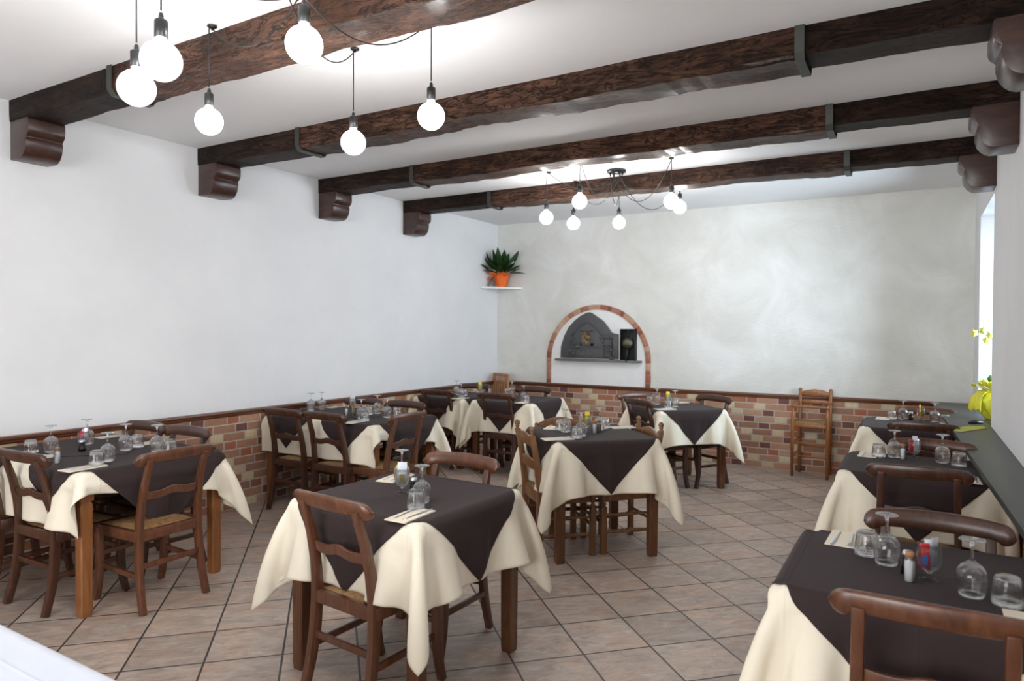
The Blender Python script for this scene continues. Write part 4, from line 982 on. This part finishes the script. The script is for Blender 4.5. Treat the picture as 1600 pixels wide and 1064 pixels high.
ITEMS = [
 # front centre
 ('tumbler', -1.854, 2.348, T1+', in front of the wine glass'), ('wine', -1.895, 2.442, T1+', nearest the camera'), ('shaker_steel', -2.035, 2.56, T1), ('wine', -2.222, 2.70, T1+', behind the white packet'),
 # central
 ('tumbler', -2.276, 4.60, T2+', left rear one beside a wine glass'), ('tumbler', -2.007, 4.315, T2+', nearest the camera'), ('tumbler', -2.03, 4.86, T2+', rearmost right one'),
 ('wine', -2.20, 4.535, T2+', left of the three'), ('wine', -2.02, 4.41, T2+', middle one behind the near tumbler'), ('wine', -2.03, 4.76, T2+', right of the yellow packet'),
 ('salt_cork', -1.99, 4.58, T2), ('pepper', -1.985, 4.645, T2),
 # below the oven
 ('tumbler', -2.435, 7.05, T3+', left one'), ('wine', -2.335, 7.0, T3+', left one'), ('tumbler', -2.13, 6.73, T3+', right one in front of the packets'), ('wine', -2.10, 6.86, T3+', right one behind the tumbler'),
 # far left corner
 ('wine', -4.70, 6.72, L3n+', leftmost'), ('tumbler', -4.53, 6.63, L3n+', left end'), ('wine', -4.45, 6.45, L3n+', second'), ('salt_cork', -4.41, 6.99, L3n),
 ('wine', -4.08, 6.96, L3n+', centre'), ('tumbler', -4.17, 7.0, L3n+', middle one'), ('wine', -3.67, 6.52, L3n+', rightmost'), ('tumbler', -3.585, 6.42, L3n+', right end'),
 # middle left wall
 ('wine', -4.907, 4.63, L2n+', left front'), ('wine', -4.90, 4.76, L2n+', left rear'), ('tumbler', -4.99, 4.70, L2n+', left end'),
 ('salt_cork', -4.346, 4.517, L2n), ('pepper', -4.30, 4.55, L2n), ('wine', -4.12, 4.46, L2n+', centre front behind the near tumbler'), ('tumbler', -3.985, 4.355, L2n+', nearest the napkin'),
 ('wine', -4.239, 4.80, L2n+', centre rear'), ('tumbler', -4.25, 4.70, L2n+', centre rear one'), ('wine', -3.985, 4.64, L2n+', right one'), ('tumbler', -3.97, 4.76, L2n+', right one beside the chair back'),
 # leftmost
 ('tumbler', -4.672, 2.14, L1n+', at the left'), ('wine', -4.60, 2.22, L1n+', at the left'), ('wine', -4.72, 2.50, L1n+', behind the sauce packets'), ('shaker_steel', -4.46, 2.33, L1n),
 ('salt_cork', -4.206, 2.064, L1n), ('tumbler', -3.975, 2.155, L1n+', in front of the cutlery napkin'), ('wine', -4.025, 2.245, L1n+', behind the front tumbler'),
 ('wine', -4.28, 2.50, L1n+', centre rear'), ('tumbler', -4.34, 2.61, L1n+', centre rear one'), ('wine', -4.08, 2.58, L1n+', right one near the end chair'), ('tumbler', -3.99, 2.61, L1n+', right one near the end chair'),
 # nearest right
 ('tumbler', -.138, 2.685, R1n+', left one beside the napkin'), ('wine', -.075, 2.61, R1n+', left one'), ('salt_cork', -.007, 2.464, R1n), ('shaker_steel', -.012, 2.535, R1n), ('wine', .151, 2.425, R1n+', right one'), ('tumbler', .235, 2.40, R1n+', right one'),
 # middle right
 ('tumbler', -.19, 4.85, R2n+', left one'), ('wine', -.105, 4.86, R2n+', left one'), ('salt_cork', -.058, 4.82, R2n), ('wine', .145, 4.82, R2n+', right one'), ('tumbler', .225, 4.76, R2n+', right one'),
 # far right
 ('tumbler', -.175, 7.0, R3n+', left one'), ('wine', -.09, 7.04, R3n+', left one'), ('shaker_steel', -.03, 7.0, R3n), ('wine', .149, 6.97, R3n+', right one'), ('tumbler', .22, 6.88, R3n+', right one'),
]
for k, x, y, w in ITEMS: put(k, x, y, .81 if w.startswith(T2) else Z1, w, random.uniform(0, 6))
goblet(-2.085, 2.535, Z1, T1, WHT, 'a white packet with olive label'); goblet(-2.094, 4.68, .81, T2, YEL, 'a bright yellow packet')
goblet(-2.22, 7.0, Z1, T3, YEL, 'yellow and red packets'); goblet(-4.54, 6.98, Z1, L3n, YEL, 'a yellow packet'); goblet(-4.60, 4.86, Z1, L2n, WHT, 'pale sauce packets')
goblet(-4.544, 2.385, Z1, L1n, RBS, 'red and yellow sauce packets'); goblet(.045, 2.502, Z1, R1n, RBS, 'red, blue and silver sauce packets', .1); goblet(.0, 4.87, Z1, R2n, RWH, 'a white paper and red packet', .1); goblet(.045, 6.98, Z1, R3n, BRN, 'brown packets and a yellow stick', .1)

def cut_mesh(fork):
    m = MB(); L = .19
    R = []
    prof = [(0, .004, .0), (.02, .0055, 0), (.07, .0035, .001), (.12, .0028, .003), (.135, .006, .0025), (.145, .0105, .001)] if fork else [(0, .005, 0), (.03, .0055, 0), (.085, .004, .001), (.095, .0065, .001), (.13, .0085, .001), (.17, .0075, .0008), (.195, .002, .0005)]
    for y, w, z in prof: R.append([(-w, y, z), (w, y, z), (w*.8, y, z+.0016), (-w*.8, y, z+.0016)])
    m.rings(R, True, True, True)
    if fork:
        for k in range(4): 
            x = -.0088+.0058*k; m.add([(x-.0014, .143, .001), (x+.0014, .143, .001), (x+.0008, .188, .004), (x-.0008, .188, .004), (x-.0014, .143, .0026), (x+.0014, .143, .0026), (x+.0008, .188, .0052), (x-.0008, .188, .0052)], [(0,1,2,3),(4,7,6,5),(0,4,5,1),(1,5,6,2),(2,6,7,3),(3,7,4,0)])
    return m
pf, pk, pn = [None], [None], [None]
def setting(x, y, z, deg, where, L=.215, W=.105, cutl=True):
    z += .0058; rz = math.radians(deg)
    if pn[0] is None:
        m = MB(); m.box(-.5, .5, -.5, .5, 0, .0022); m.box(-.496, .485, -.49, .49, .0026, .0048); n_ = m.build('paper_napkin', M_nap); pn[0] = n_
    else: n_ = pn[0].copy(); COL.objects.link(n_)
    n_.location = (x, y, z); n_.rotation_euler = (0, 0, rz); n_.scale = (W, L, 1); setp(n_, 'folded cream napkin on the %s' % where, 'napkin', 'folded napkins')
    if not cutl: return
    for pr, fk, dx, nm in ((pf, True, -.024, 'fork'), (pk, False, .022, 'knife')):
        if pr[0] is None: pr[0] = o = cut_mesh(fk).build(nm, M_cut)
        else: o = pr[0].copy(); COL.objects.link(o)
        c, s_ = math.cos(rz), math.sin(rz); dy = -.078
        o.location = (x+dx*c-dy*s_, y+dx*s_+dy*c, z+.0052); o.rotation_euler = (0, 0, rz+(.05 if fk else -.03)); setp(o, 'steel %s on the napkin on the %s' % (nm, where), nm, nm+'s on napkins')
setting(-1.80, 2.245, Z1, 2, T1+', front one'); setting(-2.32, 2.77, Z1, 8, T1+', rear one')
setting(-2.10, 4.20, .81, -42, T2+', near corner', .21); setting(-2.37, 4.66, .81, 14, T2+', left corner', .19); setting(-1.93, 4.97, .81, -45, T2+', far corner', .19)
setting(-2.12, 6.60, Z1, -42, T3+', near corner', .2); setting(-2.18, 7.30, Z1, -45, T3+', far corner', .17)
setting(-4.40, 6.36, Z1, -8, L3n+', left one', .2); setting(-3.60, 6.36, Z1, 4, L3n+', right one', .17, cutl=False)
setting(-4.01, 4.27, Z1, 0, L2n+', front one'); setting(-4.93, 4.94, Z1, 0, L2n+', rear left one', .15); setting(-4.42, 4.95, Z1, 0, L2n+', rear one by the wall', .15); setting(-4.60, 4.28, Z1, 0, L2n+', between the near chairs', .15)
setting(-3.93, 2.06, Z1, 4, L1n+', front one'); setting(-4.47, 2.09, Z1, 0, L1n+', left one behind the salt', .17); setting(-4.90, 2.75, Z1, 0, L1n+', rear one near the wall', .18); setting(-4.42, 2.77, Z1, 0, L1n+', rear one by the far chairs', .18)
setting(-.222, 2.83, Z1, 178, R1n+', far left corner', .2); setting(.27, 2.27, Z1, 0, R1n+', right side', .15, cutl=False)
setting(-.25, 4.87, Z1, 178, R2n+', far left corner', .2); setting(.255, 4.32, Z1, 2, R2n+', right side', .2, .09)
setting(-.245, 6.98, Z1, 178, R3n+', far left corner', .2); setting(.275, 6.40, Z1, 0, R3n+', right side', .2, .08)
m = MB(); m.box(-.11, .11, -.13, .13, 0, .012); o = m.build('folded_cloth', M_lilac, bevel=.004); o.location = (.30, 6.84, Z1+.006); o.rotation_euler = (0, 0, .1); setp(o, 'folded lilac cloth on the farthest right-hand table beside the sill', 'cloth')

# ------------------------------------------------------------------ yellow wrapped orchid on the sill
def orchid():
    root = empty('wrapped_orchid', (.60, 6.83, .856)); setp(root, 'yellow orchid in crinkled yellow gift wrap on the window sill', 'plant')
    m_y, n, l, b = mat('yellow_organza'); b.inputs['Base Color'].default_value = (.80, .76, .05, 1); b.inputs['Roughness'].default_value = .5; b.inputs['Alpha'].default_value = .88
    m_f = simple('orchid_petal', (.85, .82, .15), .5); m_g = simple('orchid_green', (.06, .16, .03), .5); m_c = simple('clear_film_bow', (.85, .85, .85), .15)
    rn = random.Random(9); m = MB(); R = []
    for i, (z, rr, am) in enumerate([(0, .085, .008), (.04, .12, .014), (.10, .15, .022), (.16, .155, .03), (.20, .12, .024), (.23, .09, .018), (.27, .11, .035), (.30, .13, .04)]):
        R.append([((rr+am*math.sin(k*1.7+i)+rn.uniform(-.006, .006))*math.cos(2*math.pi*k/40), (rr+am*math.sin(k*1.7+i))*math.sin(2*math.pi*k/40), z+.02*math.sin(k*.9+i)*(i > 3)) for k in range(40)])
    m.rings(R, True, False); m.build('gift_wrap', m_y, root)
    m = MB()
    for a, ln, dr, w0, w1 in ((3.6, .13, .15, .05, .09), (3.0, .12, -.05, .04, .06), (4.1, .12, -.08, .03, .07)):
        c = Vector((.07*math.cos(a), .07*math.sin(a), .22)); R = []; s_ = Vector((-math.sin(a), math.cos(a), 0)); rd = Vector((math.cos(a), math.sin(a), 0))
        for i in range(11):
            q = i/10; p = c+rd*ln*math.sin(q*1.5)+Vector((0, 0, .03*math.sin(3*q)-dr*q*q)); w = w0+(w1-w0)*q
            top = [p+s_*w*k/5+rd*.012*math.sin(k*2.1+a)*q+Vector((0, 0, .014*math.cos(k*1.7+i*.8)*q)) for k in range(-5, 6)]
            R.append(top+[v-Vector((0, 0, .0015))-rd*.001 for v in reversed(top)])
        m.rings(R, True, True)
    m.build('ribbon', m_y, root)
    m = MB()
    for k in range(5):
        a = 2.2+k*.55; m.tube([(.07*math.cos(a), .07*math.sin(a), .24), (.14*math.cos(a-.2), .14*math.sin(a-.2), .31), (.17*math.cos(a+.1), .17*math.sin(a+.1), .27), (.08*math.cos(a+.15), .08*math.sin(a+.15), .24)], .010, 6)
    m.build('film_bow', m_c, root)
    m = MB(); m.tube([(0, 0, .1), (-.01, -.02, .4), (-.03, -.05, .62), (-.11, -.09, .72), (-.20, -.12, .70)], .004, 6); m.tube([(-.05, -.02, .25), (-.07, -.07, .33), (-.08, -.1, .36)], [.01, .03, .004], 6); m.build('stem', m_g, root)
    m = MB()
    for p in ((-.03, -.05, .60), (-.08, -.08, .68), (-.13, -.10, .72), (-.19, -.12, .70), (-.10, -.02, .64)):
        for k in range(5):
            a = k*1.2566+p[0]*9; dv = Vector((math.cos(a)*.8, .35, math.sin(a))).normalized(); q = Vector(p); s_ = dv.cross(Vector((0, 1, 0))).normalized()
            R = []
            for i in range(5):
                t = i/4; w = .016*math.sin(math.pi*min(.95, t+.1)); c = q+dv*.034*t
                R.append([c-s_*w, c+Vector((0, -.004, 0)), c+s_*w, c+Vector((0, .002, 0))])
            m.rings(R)
    m.build('blossom', m_f, root)
orchid()
m = MB(); m.prism([(.225, 5.85), (.27, 5.82), (.44, 6.15), (.42, 6.27), (.33, 6.22), (.25, 6.05)], 0, .004, 'z')
o = m.build('paper_sheet', simple('yellow_green_card', (.45, .47, .06), .6)); o.location = (.02, 0, .853); setp(o, 'yellow-green card lying on the dark stone sill', 'card')
m = MB(); m.tube([(.36, 6.30, .87), (.40, 6.34, .875), (.45, 6.36, .872)], [.010, .018, .012], 8); o = m.build('ribbon_scrap', M_black); setp(o, 'small black crumpled ribbon on the sill below the orchid', 'ribbon')

# ------------------------------------------------------------------ white covered table under the camera
root = table(-2.05, .455, -1, .62, .46, .746, 'table under the white cloth at the bottom left corner', mt=M_wood)
D = drape(.62, .46, (.25,)*4, .75, 41, frames=90)
c = cloth_mesh('tablecloth', D, *rect_dom(-.87, .87, -.71, .71), 0, .002, M_white); c.location = (-2.05, .455, 0); c.rotation_euler = (0, 0, math.radians(-1)); setp(c, 'white tablecloth corner, blurred, at the bottom left of the photo', 'tablecloth', 'white tablecloth')
